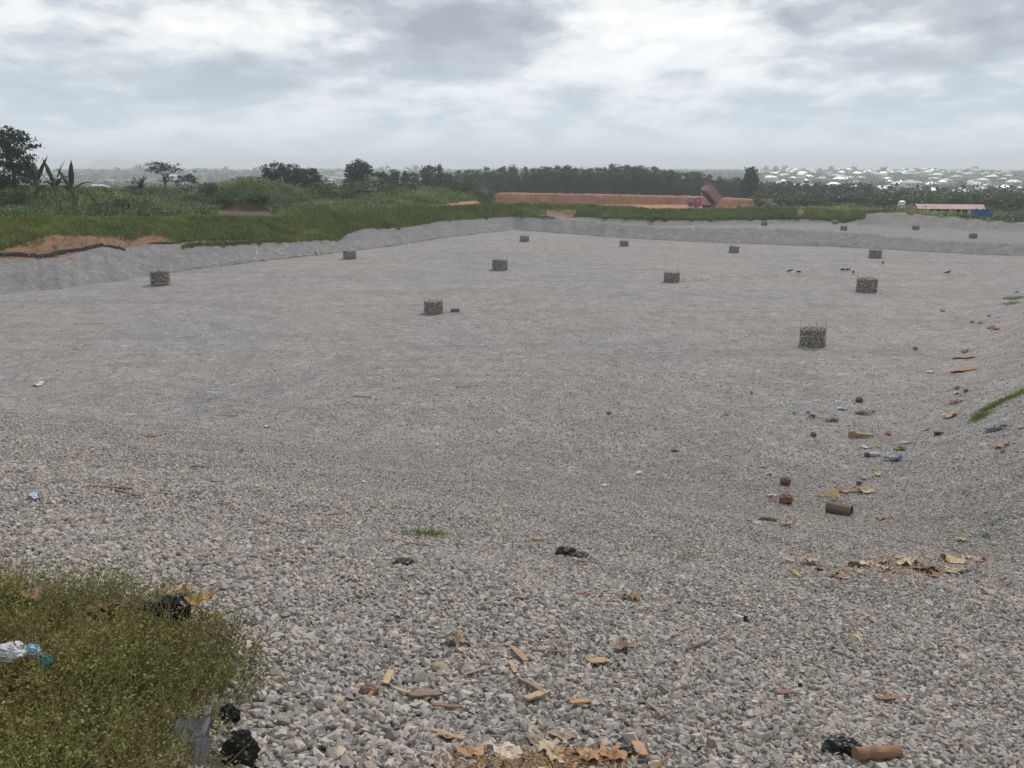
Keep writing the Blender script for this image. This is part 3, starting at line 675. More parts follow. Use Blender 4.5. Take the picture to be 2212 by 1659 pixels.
# the tall open tree at the far left: two-tier crown
def fit(u, vb, vt, r):                   # height in metres between two picture rows at distance r
    return (slope_m(u, vt)-slope_m(u, vb))*r
r = 112; s = r*1024/2212/828
t = make_tree('broadleaf_tree', [(-.6, 0, 5.9, 2.2, 1.8, 1.0), (1.0, 0, 5.2, 2.0, 1.6, 1.2), (-1.5, 0, 4.7, 1.8, 1.5, .9), (.6, 0, 3.6, 1.9, 1.4, 1.1), (-.3, 0, 2.0, 1.8, 1.4, 1.4), (-1.7, 0, 1.3, 1.2, 1.0, 1.0), (1.4, 0, 1.5, 1.0, 1.0, 1.2)], 3.6, .22, 190, 30, .27, .50, 3, M_tree,
              'tall open-crowned tree against the sky at the left edge of the field')
place(t, 38, r); zc = slope_m(38, 274)*r; t.scale = ((zc-t.location.z)/6.9,)*3
# banana plants beside it
def banana(u, r, vtop, label, seed, n=8, grp='banana plants beside the tall tree'):
    t = tag(empty('banana_plant'), label, 'banana plant', grp); q = random.Random(seed)
    p = ground_at(u, r); p.z -= .2; t.location = p; H = slope_m(u, vtop)*r-p.z; hs = H*.5
    bm = bmesh.new(); add_tube(bm, [(0, 0, -.4), (0.03, 0, hs*.5), (0.05, 0, hs)], [.16, .13, .08], 8); link('stem', bm_mesh('stem', bm), plain('banana_stem', (.10, .11, .05), .7, .3, .3, 3), t)
    for k in range(n):
        a = 2*math.pi*k/n+q.uniform(-.3, .3); el = q.uniform(.35, 1.4); Ln = H*q.uniform(.55, .72); bm = bmesh.new(); pts = []
        d = Vector((math.cos(a)*math.cos(el), math.sin(a)*math.cos(el), math.sin(el))); pos = Vector((.05, 0, hs*q.uniform(.85, 1)))
        sd = Vector((-math.sin(a), math.cos(a), 0)); prev = None; nn = 9
        for i in range(nn+1):
            f = i/nn; wdt = Ln*.085*(math.sin(math.pi*min(1, max(0, (f-.12)/.88))**.8)+.03)
            dr = Vector((0, 0, -wdt*.35)); ring = [bm.verts.new(pos+sd*wdt*q.uniform(.8, 1.05)+dr), bm.verts.new(pos), bm.verts.new(pos-sd*wdt*q.uniform(.8, 1.05)+dr)]
            if prev:
                bm.faces.new((prev[0], prev[1], ring[1], ring[0])); bm.faces.new((prev[1], prev[2], ring[2], ring[1]))
            prev = ring; pos = pos+d*Ln/nn; d = (d+Vector((0, 0, -.30*(1.3-el*.75)))).normalized()
        bmesh.ops.solidify(bm, geom=bm.faces[:], thickness=.01)
        link('leaf', bm_mesh('leaf', bm), M_banana, t)
    return t
banana(84, 106, 338, 'banana plant with upright leaves closest to the tall tree', 1)
banana(122, 105, 344, 'banana plant in the middle between the tall tree and the ragged one', 2, 9)
banana(158, 101, 356, 'ragged banana plant with drooping leaves, rightmost of the three', 3, 7)
# umbrella-crowned tree and neighbours
def sized(kind, u, r, vb_top, wpx, ells, h0, label, seed, lm=None, nc=90, per=26, ls=.26, cr=.5, rad=.16, lean=0, group=None, H=6.0, cat='tree'):
    """crown modelled for height H; scaled so its top meets row vb_top and its width wpx view units"""
    t = make_tree(kind, ells, h0, rad, nc, per, ls, cr, seed, lm or M_tree, label, group, lean, cat)
    place(t, u, r); top = slope_m(u, vb_top)*r; sz = (top-t.location.z)/H; wm = wpx*r*1024/2212/828
    wid = max(e[0]+e[3] for e in ells)-min(e[0]-e[3] for e in ells); sxy = wm/wid; t.scale = (sxy, sxy, sz); return t
sized('umbrella_tree', 360, 150, 348, 72, [(0, 0, 5.2, 2.6, 2.0, .75), (-1.3, 0, 4.2, 1.5, 1.2, .6), (1.5, 0, 4.3, 1.5, 1.2, .6), (0, 0, 2.6, 1.3, 1.2, .7)], 2.8, 'small umbrella-shaped tree with a thin see-through crown above the mounds', 11, nc=70, per=20, lean=.2)
sized('bush', 409, 148, 367, 44, [(0, 0, 3, 2.2, 1.8, 2.4), (.6, 0, 4.6, 1.3, 1, 1.2)], 1.5, 'dark rounded shrub just right of the umbrella-shaped tree', 12, nc=60, cat='shrub')
# oil palm
def palm(u, r, vtop, label, seed, n=22):
    t = tag(empty('oil_palm'), label, 'palm'); q = random.Random(seed); p = ground_at(u, r); t.location = p; H = slope_m(u, vtop)*r-p.z; hs = H*.42
    bm = bmesh.new(); add_tube(bm, [(0, 0, -.3), (0, 0, hs)], [.3, .22], 8); link('trunk', bm_mesh('trunk', bm), M_bark, t)
    for k in range(n):
        a = q.uniform(0, 6.28); el = q.uniform(-.1, 1.3); Ln = H*.72; bm = bmesh.new(); pos = Vector((0, 0, hs)); d = Vector((math.cos(a)*math.cos(el), math.sin(a)*math.cos(el), math.sin(el))); pts = []
        for i in range(11):
            pts.append(pos.copy()); pos = pos+d*Ln/10; d = (d+Vector((0, 0, -.10))).normalized()
        add_tube(bm, pts, [.03*(1-i/12) for i in range(11)], 4, False); sd = Vector((-math.sin(a), math.cos(a), 0))
        for i in range(1, 11):
            for s_ in (-1, 1):
                for h_ in (0, .5):
                    b = pts[i-1].lerp(pts[i], h_) ; tip = b+sd*s_*Ln*.22*(1-.5*i/10)+Vector((0, 0, -.12*Ln*.6)); e_ = (pts[i]-pts[i-1])*.4
                    bm.faces.new([bm.verts.new(b), bm.verts.new(tip), bm.verts.new(b+e_)])
        link('frond', bm_mesh('frond', bm), M_tree, t)
    return t
palm(306, 145, 378, 'low dark oil palm left of the umbrella-shaped tree', 4)
# dark thicket of trees left of centre
grp = 'dark trees of the clump on the left skyline'
sized('broadleaf_tree', 597, 168, 348, 66, [(0, 0, 4.2, 2.6, 2, 1.6), (-.6, 0, 2.6, 2.4, 1.8, 1.8), (1.2, 0, 3, 1.6, 1.6, 2)], 2, 'largest dark tree on the left side of the clump on the skyline', 21, nc=170, per=28, ls=.30, group=grp)
sized('broadleaf_tree', 638, 172, 351, 60, [(0, 0, 4, 2.4, 2, 1.8), (.6, 0, 2.4, 2.2, 1.8, 1.9)], 2, 'dark tree in the middle of the clump on the skyline', 22, nc=150, per=28, ls=.30, group=grp)
sized('broadleaf_tree', 676, 166, 359, 46, [(0, 0, 3.6, 2, 1.8, 2.2), (.3, 0, 2.0, 2.0, 1.6, 1.6)], 2, 'dark tree with an upright right edge closing the clump on the skyline', 23, nc=120, per=28, ls=.30, group=grp)
sized('bush', 556, 166, 374, 40, [(0, 0, 3, 2.2, 1.8, 2.6)], 1.5, 'low dark shrub at the left foot of the dark tree clump', 24, nc=60, cat='shrub')
sized('bush', 706, 164, 380, 36, [(-.4, 0, 3, 1.8, 1.5, 2.4), (.9, 0, 2, 1.3, 1.2, 1.6)], 1.5, 'low shrub tapering off the right end of the dark tree clump', 25, nc=60, cat='shrub')
sized('bush', 500, 128, 393, 62, [(0, 0, 2.4, 2.4, 1.8, 2.4), (-1.4, 0, 1.8, 1.5, 1.4, 1.8), (1.4, 0, 3.6, 1.4, 1.2, 1.6)], 1, 'leafy shrub on top of the brown-faced mound', 26, lm=M_bush, nc=90, cat='shrub')
sized('broadleaf_tree', 778, 205, 346, 66, [(0, 0, 4.9, 2.0, 1.8, 1.0), (-1.0, 0, 3.9, 1.5, 1.4, .9), (1.2, 0, 3.9, 1.5, 1.4, 1.0), (-.4, 0, 2.3, 2.0, 1.6, 1.5)], 3, 'round-topped tree standing clear above its neighbours right of the dark clump', 27, nc=170, per=26, ls=.34)
sized('bush', 800, 180, 381, 40, [(0, 0, 3, 2.2, 1.8, 2.6)], 1.5, 'yellow-green shrub in front of the round-topped tree', 28, lm=leaf_mat('yellow_leaf', (.05, .07, .015), (.08, .10, .02), (.12, .14, .03), .2), nc=60, cat='shrub')
sized('broadleaf_tree', 825, 215, 364, 36, [(0, 0, 3.2, 1.7, 1.6, 2.8)], 2, 'dark tree touching the right side of the round-topped tree', 29, nc=80, ls=.34)
sk = [(854, 368, 26), (876, 368, 22), (899, 371, 30), (926, 353, 30), (948, 359, 24), (968, 372, 28)]
nm = ['short pointed tree, first of the row right of the round-topped tree', 'slim tree, second of the row right of the round-topped tree', 'broad low tree, third of the row right of the round-topped tree',
      'twin-peaked tallest tree midway along the left treeline', 'slim tree close beside the tallest one midway along the treeline', 'dark tree where the left row meets the dense treeline']
for i, (u, vt, wq) in enumerate(sk):
    sized('broadleaf_tree', u, 235+4*i, vt, wq*1.25, [(0, 0, 4.4, 1.2, 1.2, 1.6), (0, 0, 2.4, 1.6, 1.5, 2.0)], 2, nm[i], 40+i, nc=95, per=22, ls=.38, group='trees of the left row')
sized('bush', 978, 190, 384, 42, [(0, 0, 3, 2.2, 1.8, 2.9)], 1.5, 'dark rounded shrub below the end of the left tree row', 50, nc=70, ls=.34, cat='shrub')

# dense treeline behind the red bank
protos = []
for k in range(6):
    q = random.Random(100+k)
    el = [(q.uniform(-.5, .5), 0, 8.2, 1.7, 1.5, 1.9), (q.uniform(-1, 1), .3, 6.4, 2.2, 2.0, 2.2), (q.uniform(-1.2, 1.2), -.3, 4.0, 2.3, 2.0, 2.2), (q.uniform(-1, 1), 0, 1.8, 2.3, 2.0, 1.8)]
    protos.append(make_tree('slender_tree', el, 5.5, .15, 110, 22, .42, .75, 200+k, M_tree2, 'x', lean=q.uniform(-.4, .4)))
TL = [(985, 367), (1010, 364), (1035, 361), (1060, 361), (1090, 358), (1122, 356.5), (1150, 360), (1177, 355), (1210, 357), (1262, 359), (1290, 359), (1314, 354), (1345, 356), (1372, 353), (1400, 357), (1430, 363), (1450, 366), (1470, 370), (1485, 366), (1515, 372), (1540, 378), (1570, 383), (1595, 384), (1618, 364), (1631, 388), (1660, 391), (1691, 388), (1720, 392), (1745, 390), (1780, 395), (1814, 392), (1840, 394), (1867, 389), (1896, 406), (1940, 407), (1975, 406), (2020, 412), (2062, 412), (2110, 416), (2160, 418), (2212, 420), (2300, 425), (2400, 430)]
used = [0]*6; q = random.Random(5); n = 0
SEG = [(1020, 'where the left tree row ends'), (1080, 'left of the first tall crowns'), (1130, 'behind the left end of the red bank'), (1180, 'at the thin stretch of the line'), (1240, 'just right of the thin stretch'), (1300, 'left of the highest crowns'), (1345, 'at the first of the two highest humps'), (1400, 'at the second of the two highest humps'), (1445, 'just right of the highest crowns'),
       (1500, 'straight behind the truck cab'), (1560, 'behind the raised tipper body'), (1605, 'between the truck and the lone tall tree'), (1650, 'around the foot of the lone tall tree'), (1710, 'behind the wheel loader'), (1780, 'right of the wheel loader'), (1840, 'where the line sinks toward the shed'), (1900, 'above the end of the grass rim'), (1960, 'behind the white water tank'),
       (2010, 'behind the left end of the shed'), (2060, 'behind the left half of the shed'), (2110, 'behind the right half of the shed'), (2160, 'behind the blue fence'), (9999, 'at the right edge of the view')]
SEG = [(a, b) for a, b in SEG]
def tl_label(u, row):
    w_ = next(b for a, b in SEG if u < a); k_ = 'slender grey-green tree' if u < 1180 else ('tall grey-green tree' if u < 1480 else ('grey-green tree' if u < 1890 else 'low dark thicket tree'))
    rw = ('front', 'back')[row]; return f'{k_}, {rw} row, {w_}', f'{rw} row trees of the treeline {w_}'
def tl_old(u):
    if u < 1180: return 'slender grey-green tree at the thin left end of the long treeline', 'slender trees at the left end of the long treeline'
    if u < 1480: return 'tall tree in the highest dense middle of the long treeline behind the red bank', 'tall trees in the middle of the long treeline'
    if u < 1660: return 'tree in the long treeline behind the tipping truck', 'treeline trees behind the truck'
    if u < 1890: return 'lower tree of the long treeline right of the lone tall tree', 'lower treeline trees right of the lone tall tree'
    return 'low dark tree in the thicket behind the long red-roofed shed', 'thicket trees behind the long shed'
u = 975.0
while u < 2290:
    for row in range(2):
        k = q.randrange(6); uu = u+q.uniform(-6, 6); rr = (285 if u < 1900 else 262)+row*14+q.uniform(-4, 5); vt = interp(uu, TL)+q.uniform(0, 5)+(3 if row == 0 else 0)
        if abs(uu-1618) < 16: vt = 388
        t = protos[k] if not used[k] else copy_tree(protos[k]); used[k] = 1
        lb, gp = tl_label(uu, row); t['label'] = lb; t['group'] = gp
        p = ground_at(uu, rr); t.location = p; H = slope_m(uu, vt)*rr-p.z; sz = H/10.0; wx = (1.0 if u < 1890 else 1.25)*q.uniform(.85, 1.15)*max(.75, sz)
        t.scale = (wx, wx, sz); t.rotation_euler = (0, 0, q.uniform(0, 6.28))
    u += q.uniform(11, 17) if u > 1180 else q.uniform(13, 19)
sized('broadleaf_tree', 1618, 268, 364, 32, [(0, 0, 5.2, 1.0, 1.0, 1.0), (0, 0, 3.6, 1.7, 1.4, 1.7), (0, 0, 1.8, 1.7, 1.4, 1.6)], 3, 'lone tall conical tree rising above the treeline right of the truck', 61, nc=150, per=26, ls=.42, cr=.6)
# shrubs at the foot of the treeline
bp = make_tree('bush', [(0, 0, 1.2, 1.9, 1.7, 1.3)], .5, .08, 45, 22, .40, .7, 300, M_bush, 'x', cat='shrub'); first = True
for i in range(46):
    uu = 1650+i*12.5+q.uniform(-5, 5) if i < 44 else 1000+i; rr = 238+q.uniform(-6, 12)
    t = bp if first else copy_tree(bp); first = False
    sg = next(b_ for a_, b_ in SEG if uu < a_); t['label'] = 'low green bush before the trees, '+sg; t['group'] = 'low bushes before the trees, '+sg
    p = ground_at(uu, rr); t.location = p; s_ = q.uniform(.9, 1.8); t.scale = (s_*1.2, s_*1.2, s_); t.rotation_euler = (0, 0, q.uniform(0, 6))

# rounded shrubs standing out of the tall grass on the left
SH = [(30, 108, 1.5, 'behind the grass at the left edge under the tall tree'), (215, 104, 1.3, 'on the first mound right of the banana plants'), (265, 106, 1.1, 'near the crest of the first mound'), (420, 138, 1.7, 'in the dip between the two mounds'), (455, 134, 1.4, 'at the left foot of the brown-faced mound'), (560, 128, 1.5, 'on the right shoulder of the brown-faced mound'),
      (610, 124, 1.2, 'low on the right end of the brown-faced mound'), (655, 150, 2.1, 'below the dark tree clump'), (700, 156, 2.3, 'below the gap right of the dark tree clump'), (738, 150, 1.9, 'left of and below the round-topped tree'), (770, 158, 2.4, 'straight below the round-topped tree'), (838, 166, 1.8, 'below the first trees of the left row'), (890, 172, 1.7, 'below the broad tree of the left row'), (1000, 168, 2.2, 'at the right end of the grassy rise beside the red bank'), (1022, 174, 1.9, 'last one before the red bank')]
sp_ = make_tree('shrub', [(0, 0, .9, 1.5, 1.4, 1.1), (.7, 0, .7, 1.0, 1.0, .8)], .4, .06, 55, 24, .26, .5, 501, M_bush, 'x', cat='shrub'); first = True
for u, r_s, sz_, lb in SH:
    t = sp_ if first else copy_tree(sp_); first = False
    t.location = ground_at(u, r_s); sz_ *= .52; t.scale = (sz_*1.5, sz_*1.3, sz_); t.rotation_euler = (0, 0, q.uniform(0, 6)); t['label'] = 'rounded green shrub '+lb; t['group'] = 'rounded shrubs in the tall grass on the left'
# ------------------------------------------------------------------ town on the far hillside
def hip_roof(bm, L_, W_, z0, h, ov=.6):
    a, b = L_/2+ov, W_/2+ov; r_ = max(.0, a-b); v = [bm.verts.new(p) for p in ((-a, -b, z0), (a, -b, z0), (a, b, z0), (-a, b, z0), (-r_, 0, z0+h), (r_+.01, 0, z0+h))]
    for f in ((0, 1, 5, 4), (1, 2, 5), (2, 3, 4, 5), (3, 0, 4), (3, 2, 1, 0)): bm.faces.new([v[i] for i in f])
roofs = [('white', (.36, .37, .38)), ('pale grey', (.22, .23, .24)), ('cream', (.30, .28, .22)), ('rust red', (.38, .18, .13)), ('dull yellow', (.55, .45, .20)), ('pale green', (.38, .46, .34)), ('white', (.48, .49, .50))]
M_roofs = [plain('roof_'+n.replace(' ', '_'), c, .45, .5, .15, .3) for n, c in roofs]
M_wall = [plain('house_wall', (.42, .38, .32), .9, .2, .2, .3), plain('house_wall_pink', (.40, .30, .26), .9, .2, .2, .3), plain('house_wall_white', (.6, .58, .55), .9, .2, .2, .3)]
M_dark = plain('dark_opening', (.02, .02, .022), .8, .2)
hproto = []
for k in range(12):
    q = random.Random(900+k); L_, W_, hh = q.uniform(8, 14), q.uniform(6.5, 8.5), q.choice([3.0, 3.2, 3.4, 5.8]); rf = [0, 0, 6, 1, 1, 2, 3, 4, 5, 6, 2, 1][k]
    t = tag(empty('house'), 'x', 'house')
    bm = bmesh.new(); add_box(bm, 0, 0, hh/2-.5, L_, W_, hh+1); wo = link('wall', bm_mesh('wall', bm), M_wall[k % 3], t)
    bm = bmesh.new(); hip_roof(bm, L_, W_, hh, q.uniform(1.6, 2.4)); link('roof', bm_mesh('roof', bm), M_roofs[rf], t)
    for i in range(3):
        bm = bmesh.new(); add_box(bm, -L_*.32+i*L_*.32, -(W_/2+.01), 1.7, 1.5, .06, 1.2); link('window', bm_mesh('window', bm), M_dark, t)
    hproto.append((t, rf))
usedh = [False]*12; q = random.Random(77); placed = []
def town(u, r, k=None):
    sx, sy = az(u); x, y = sx*r, sy*r
    for a, b in placed:
        if (a-x)**2+(b-y)**2 < 19**2: return False
    placed.append((x, y)); k = q.randrange(12) if k is None else k; t0, rf = hproto[k]
    t = t0 if not usedh[k] else copy_tree(t0); usedh[k] = True; t.location = (x, y, Zp(x, y)); t.rotation_euler = (0, 0, q.uniform(-.5, .5)+(math.pi/2 if q.random() < .3 else 0)); s_ = q.uniform(.85, 1.15); t.scale = (s_, s_, s_)
    side = 'left' if u < 1000 else ('middle' if u < 1600 else 'right'); far = 'near foot' if r < 720 else ('lower slope' if r < 900 else ('middle slope' if r < 1150 else ('upper slope' if r < 1500 else 'skyline')))
    where = next(b for a, b in ((60, 'behind the tall left tree'), (290, 'right of the banana plants'), (560, 'behind the umbrella-shaped tree'), (790, 'right of the dark tree clump'), (1100, 'behind the left tree row'), (1700, 'right of the lone tall tree'), (1820, 'above the wheel loader'), (1930, 'left of the white tank'), (2010, 'above the white tank'), (2100, 'above the long shed'), (2160, 'above the blue fence'), (9999, 'at the right edge of the view')) if u < a)
    t['label'] = f'{roofs[rf][0]} roofed house on the {far} {where}'; t['group'] = f'{roofs[rf][0]} roofed houses on the {far} {where}'
    return True
n = 0
for _ in range(4000):
    if n >= 200: break
    u = q.uniform(1630, 2290); r = q.uniform(560, 2050)
    if r < 640 and u < 1880: continue
    n += town(u, r)
n = 0
for _ in range(2000):
    if n >= 72: break
    u = q.choice([q.uniform(150, 560), q.uniform(690, 760), q.uniform(820, 1010), q.uniform(-30, 150)]); n += town(u, q.uniform(380 if u < 600 else 600, 1900))
for u, r in ((212, 330), (232, 318), (250, 340), (120, 330), (100, 300), (60, 320), (480, 360), (740, 420)): town(u, r, q.choice([0, 1, 5, 6]))
# trees between the houses: one canopy mass (thousands), plus some that stand out on the skyline
r_ = np.random.default_rng(31); n = 17000; rr = np.sqrt(r_.uniform(340**2, 2100**2, n)); rr = np.where(r_.random(n) < .25, r_.uniform(330, 900, n), rr); aa = np.radians(r_.uniform(-36, 36, n)); Xc = rr*np.sin(aa); Yc = rr*np.cos(aa)
hn = np.array([mnoise.noise(Vector((a*.006, b*.006, 0))) for a, b in zip(Xc, Yc)]); ok = (hn > -.22)
pl = np.array(placed); dmin = np.array([np.min(np.hypot(pl[:, 0]-a, pl[:, 1]-b)) for a, b in zip(Xc, Yc)]); 
ok &= dmin > 7.5
# keep the strip just in front of each house low so the roofs read
Xc, Yc, rr = Xc[ok], Yc[ok], rr[ok]; Zc = np.array([Zp(a, b) for a, b in zip(Xc, Yc)]); K = 14; hgt = r_.uniform(2.5, 6.5, len(Xc))
o = r_.normal(size=(len(Xc), K, 3))*np.array([2.4, 2.4, 1.0]); o[:, :, 2] = o[:, :, 2]*.5+r_.random((len(Xc), K))*hgt[:, None]
C = (np.stack([Xc, Yc, Zc], -1)[:, None, :]+o).reshape(-1, 3); Vq, Fq_ = quads(C, r_.uniform(1.0, 2.4, len(C)), .8)
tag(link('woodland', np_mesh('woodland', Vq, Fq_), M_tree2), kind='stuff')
cp = make_tree('broadleaf_tree', [(0, 0, 7, 3, 3, 2.6), (1.5, 0, 5, 3, 3, 2)], 4, .3, 26, 12, 1.5, 1.5, 401, M_tree2, 'x'); first = True
for i in range(46):
    u = q.choice([q.uniform(1640, 2250), q.uniform(200, 560), q.uniform(1640, 2250), q.uniform(820, 1000)]); r = q.uniform(1550, 1950)
    t = cp if first else copy_tree(cp); first = False; p = ground_at(u, r); t.location = p; s_ = q.uniform(.7, 1.5); t.scale = (s_*1.1, s_*1.1, s_)
    t.rotation_euler = (0, 0, q.uniform(0, 6)); t['label'] = 'small hazy tree breaking the skyline ' + ('of the town on the right' if u > 1200 else 'behind the left trees'); t['group'] = 'hazy skyline trees ' + ('on the right' if u > 1200 else 'on the left')
# masts
for u, vt, r, lb in ((838, 351, 1500, 'thin radio mast on the skyline above the left tree row'), (1066, 353, 1600, 'thin radio mast behind the left end of the long treeline')):
    t = tag(empty('radio_mast'), lb, 'mast'); p = ground_at(u, r); t.location = p; H = slope_m(u, vt)*r-p.z; bm = bmesh.new()
    for a in range(3): add_tube(bm, [(math.cos(a*2.1)*.9, math.sin(a*2.1)*.9, 0), (math.cos(a*2.1)*.35, math.sin(a*2.1)*.35, H)], .13, 4)
    for z in np.arange(2, H, 3): add_box(bm, 0, 0, z, 1.1, 1.1, .15)
    link('lattice', bm_mesh('lattice', bm), M_wire, t)
t = tag(empty('water_tower'), 'slender water tower on the skyline of the town on the right', 'water tower'); u, r = 2011, 1500; p = ground_at(u, r); t.location = p; H = max(10, slope_m(u, 363)*r-p.z); bm = bmesh.new()
for z in (H*.25, H*.5): add_box(bm, 0, 0, z, 3.2, 3.2, .3)
link('brace', bm_mesh('brace', bm), M_wire, t)
for a in range(4):
    bm = bmesh.new(); add_tube(bm, [(math.cos(a*1.57)*2, math.sin(a*1.57)*2, 0), (math.cos(a*1.57)*1.3, math.sin(a*1.57)*1.3, H*.75)], .3, 5); link('leg', bm_mesh('leg', bm), M_wire, t)
bm = bmesh.new(); bmesh.ops.create_cone(bm, cap_ends=True, segments=14, radius1=2.3, radius2=2.3, depth=H*.25, matrix=Matrix.Translation((0, 0, H*.87))); link('tank', bm_mesh('tank', bm), plain('tower_tank', (.2, .22, .26)), t)

# ------------------------------------------------------------------ long shed, white tank, blue sheet
M_shedroof = plain('pink_sheet_roof', (.44, .24, .21), .6, .4, .18, .5); M_post = plain('grey_post', (.40, .43, .46), .8, .3, .2, 1); M_block = plain('block_wall', (.30, .19, .15), .9, .2, .3, 1); M_blue = plain('blue_sheet', (.05, .15, .34), .45, .4, .3, 1)
r = 192; base = at_r(1984, 452, r); end = at_r(2127, 452, r+2); d = (end-base); Ls = math.hypot(d.x, d.y); ang = math.atan2(d.y, d.x)
zt = (slope_m(1984, 442)*r+slope_m(2127, 443)*r)/2; gz = drop((base.x+end.x)/2, (base.y+end.y)/2)
t = tag(empty('shed', (base.x, base.y, gz), ang), 'long open-fronted shed with a pinkish metal roof at the edge of the trees', 'shed'); H = zt-gz; hf = H-.85
bm = bmesh.new(); W_ = 5
vs = [bm.verts.new(p) for p in ((-.3, -.6, hf), (Ls+.0, -.6, hf), (Ls+.3, W_*.55, H), (-.3, W_*.55, H), (-.3, W_+.4, hf+.1), (Ls+.3, W_+.4, hf+.1))]
bm.faces.new((vs[0], vs[1], vs[2], vs[3])); bm.faces.new((vs[3], vs[2], vs[5], vs[4])); bmesh.ops.solidify(bm, geom=bm.faces[:], thickness=.07); link('roof', bm_mesh('roof', bm), M_shedroof, t)
for f in (.03, .14, .245, .36, .50, .56, .655, .78, .9, .985):
    bm = bmesh.new(); wdt = .75 if f in (.14, .50, .78) else .25; add_box(bm, Ls*f, -.1, hf/2-.3, wdt, .3, hf+.55); link('post', bm_mesh('post', bm), M_post, t)
bm = bmesh.new(); add_box(bm, Ls/2, W_*.8, hf/2-.2, Ls-.4, .2, hf); link('back_wall', bm_mesh('back_wall', bm), M_dark, t)
for f, wd_ in ((.31, 1.6), (.42, 1.5), (.69, 1.0)):
    bm = bmesh.new(); add_box(bm, Ls*f, 1.2, .7, wd_, .2, 2.1); link('partition', bm_mesh('partition', bm), M_block, t)
def lumpy(name, loc, s, m, label, cat, seed, rz=0, parent=None, sub=3, amp=.3, fr=1.5, flat=None):
    bm = bmesh.new(); bmesh.ops.create_icosphere(bm, subdivisions=sub, radius=1)
    for v in bm.verts:
        k = 1+amp*mnoise.noise(v.co*fr+Vector((seed*3.1, 0, 0)))+amp*.5*mnoise.noise(v.co*fr*2.7+Vector((0, seed*1.7, 0)))
        v.co = Vector((v.co.x*s[0]*k, v.co.y*s[1]*k, v.co.z*s[2]*k))
        if flat is not None and v.co.z < flat: v.co.z = flat
    o = link(name, bm_mesh(name, bm), m); o.location = loc; o.rotation_euler = (0, 0, rz)
    if label: tag(o, label, cat)
    return o
def gpt(u, v):
    p, n = hit(u, v); return p
p = ground_at(1948, 205); gzz = p.z; zt = slope_m(1948, 435)*205
t = tag(empty('water_tank', (p.x, p.y, gzz)), 'white water tank on a stand above the bushes left of the shed', 'water tank'); hT = fit(1948, 449, 435, 205); wT = 13*205*1024/2212/828
bm = bmesh.new(); bmesh.ops.create_cone(bm, cap_ends=True, segments=24, radius1=wT/2, radius2=wT/2, depth=hT, matrix=Matrix.Translation((0, 0, zt-gzz-hT/2)))
bmesh.ops.create_cone(bm, cap_ends=True, segments=24, radius1=wT/2*.98, radius2=wT/6, depth=.16, matrix=Matrix.Translation((0, 0, zt-gzz+.08)))
link('tank', bm_mesh('tank', bm), plain('white_tank', (.62, .66, .66), .5, .4, .06, 1), t)
bm = bmesh.new()
for a in range(4): add_box(bm, math.cos(a*1.57+.78)*wT*.36, math.sin(a*1.57+.78)*wT*.36, (zt-gzz-hT)/2-.2, .12, .12, (zt-gzz-hT)+.4)
add_box(bm, 0, 0, zt-gzz-hT-.05, wT, wT, .1); link('stand', bm_mesh('stand', bm), M_wire, t)
# blue sheet fence at the right end of the shed
pa, pb = at_r(2098, 458, 184), at_r(2146, 458, 184); bm = bmesh.new(); ztp = slope_m(2120, 450.5)*184; zb = drop(pa.x, pa.y)-.2; nseg = 24
for i in range(nseg+1):
    f = i/nseg; x = pa.x+(pb.x-pa.x)*f; y = pa.y+(pb.y-pa.y)*f+.15*math.sin(i*1.6)
    a, b = bm.verts.new((x, y, zb)), bm.verts.new((x, y, ztp-.2*abs(math.sin(i*.5))))
    if i: bm.faces.new((pv[0], a, b, pv[1]))
    pv = (a, b)
bmesh.ops.solidify(bm, geom=bm.faces[:], thickness=.03); tag(link('tarpaulin_fence', bm_mesh('tarpaulin_fence', bm), M_blue), 'low bright blue sheet fence at the right end of the long shed', 'fence')
for i, (u, v) in enumerate(((2032, 455), (2085, 454))):
    p = ground_at(u, 176); lumpy('sack_heap', (p.x, p.y, p.z+.25), (1.1, .8, .75), plain('pale_sack', (.5, .5, .46), .9, .2, .3, 2), ('heap of pale sacks below the middle of the long shed', 'heap of pale sacks nearer the blue fence below the shed')[i], 'sacks', i+3)

# ------------------------------------------------------------------ tipper truck
M_tred = plain('truck_red', (.30, .03, .03), .45, .4, .15, 1); M_tpink = plain('dusty_tipper_body', (.25, .155, .145), .7, .3, .2, .8); M_rub = plain('tyre', (.02, .02, .02), .9, .2); M_glass = plain('truck_glass', (.20, .23, .26), .08, .8, .05, 1); M_chr = plain('chrome', (.55, .55, .55), .25, .6, .1, 1, .8); M_chas = plain('chassis', (.03, .028, .028), .7, .3)
p = ground_at(1520, 222); t = tag(empty('tipper_truck', (p.x, p.y, p.z+.0), R(28)), 'red tipper truck with its pinkish body raised, dumping earth behind the grass rim', 'truck')
t.scale = (1.08,)*3
def part(name, fn, m, par=t, smooth=False):
    bm = bmesh.new(); fn(bm); return link(name, bm_mesh(name, bm), m, par, smooth)
def cabf(bm):
    prof = [(-3.75, .75), (-3.8, 1.65), (-3.55, 2.75), (-3.3, 2.9), (-1.9, 2.9), (-1.75, 2.75), (-1.75, .75)]
    a = [bm.verts.new((x, -1.2, z)) for x, z in prof]; b = [bm.verts.new((x, 1.2, z)) for x, z in prof]; n = len(prof)
    bm.faces.new(a); bm.faces.new(b[::-1])
    for i in range(n): bm.faces.new((a[i], b[i], b[(i+1) % n], a[(i+1) % n]))
    bmesh.ops.recalc_face_normals(bm, faces=bm.faces[:]); bmesh.ops.bevel(bm, geom=bm.edges[:], offset=.06, segments=2, affect='EDGES')
cab = part('cab', cabf, M_tred)
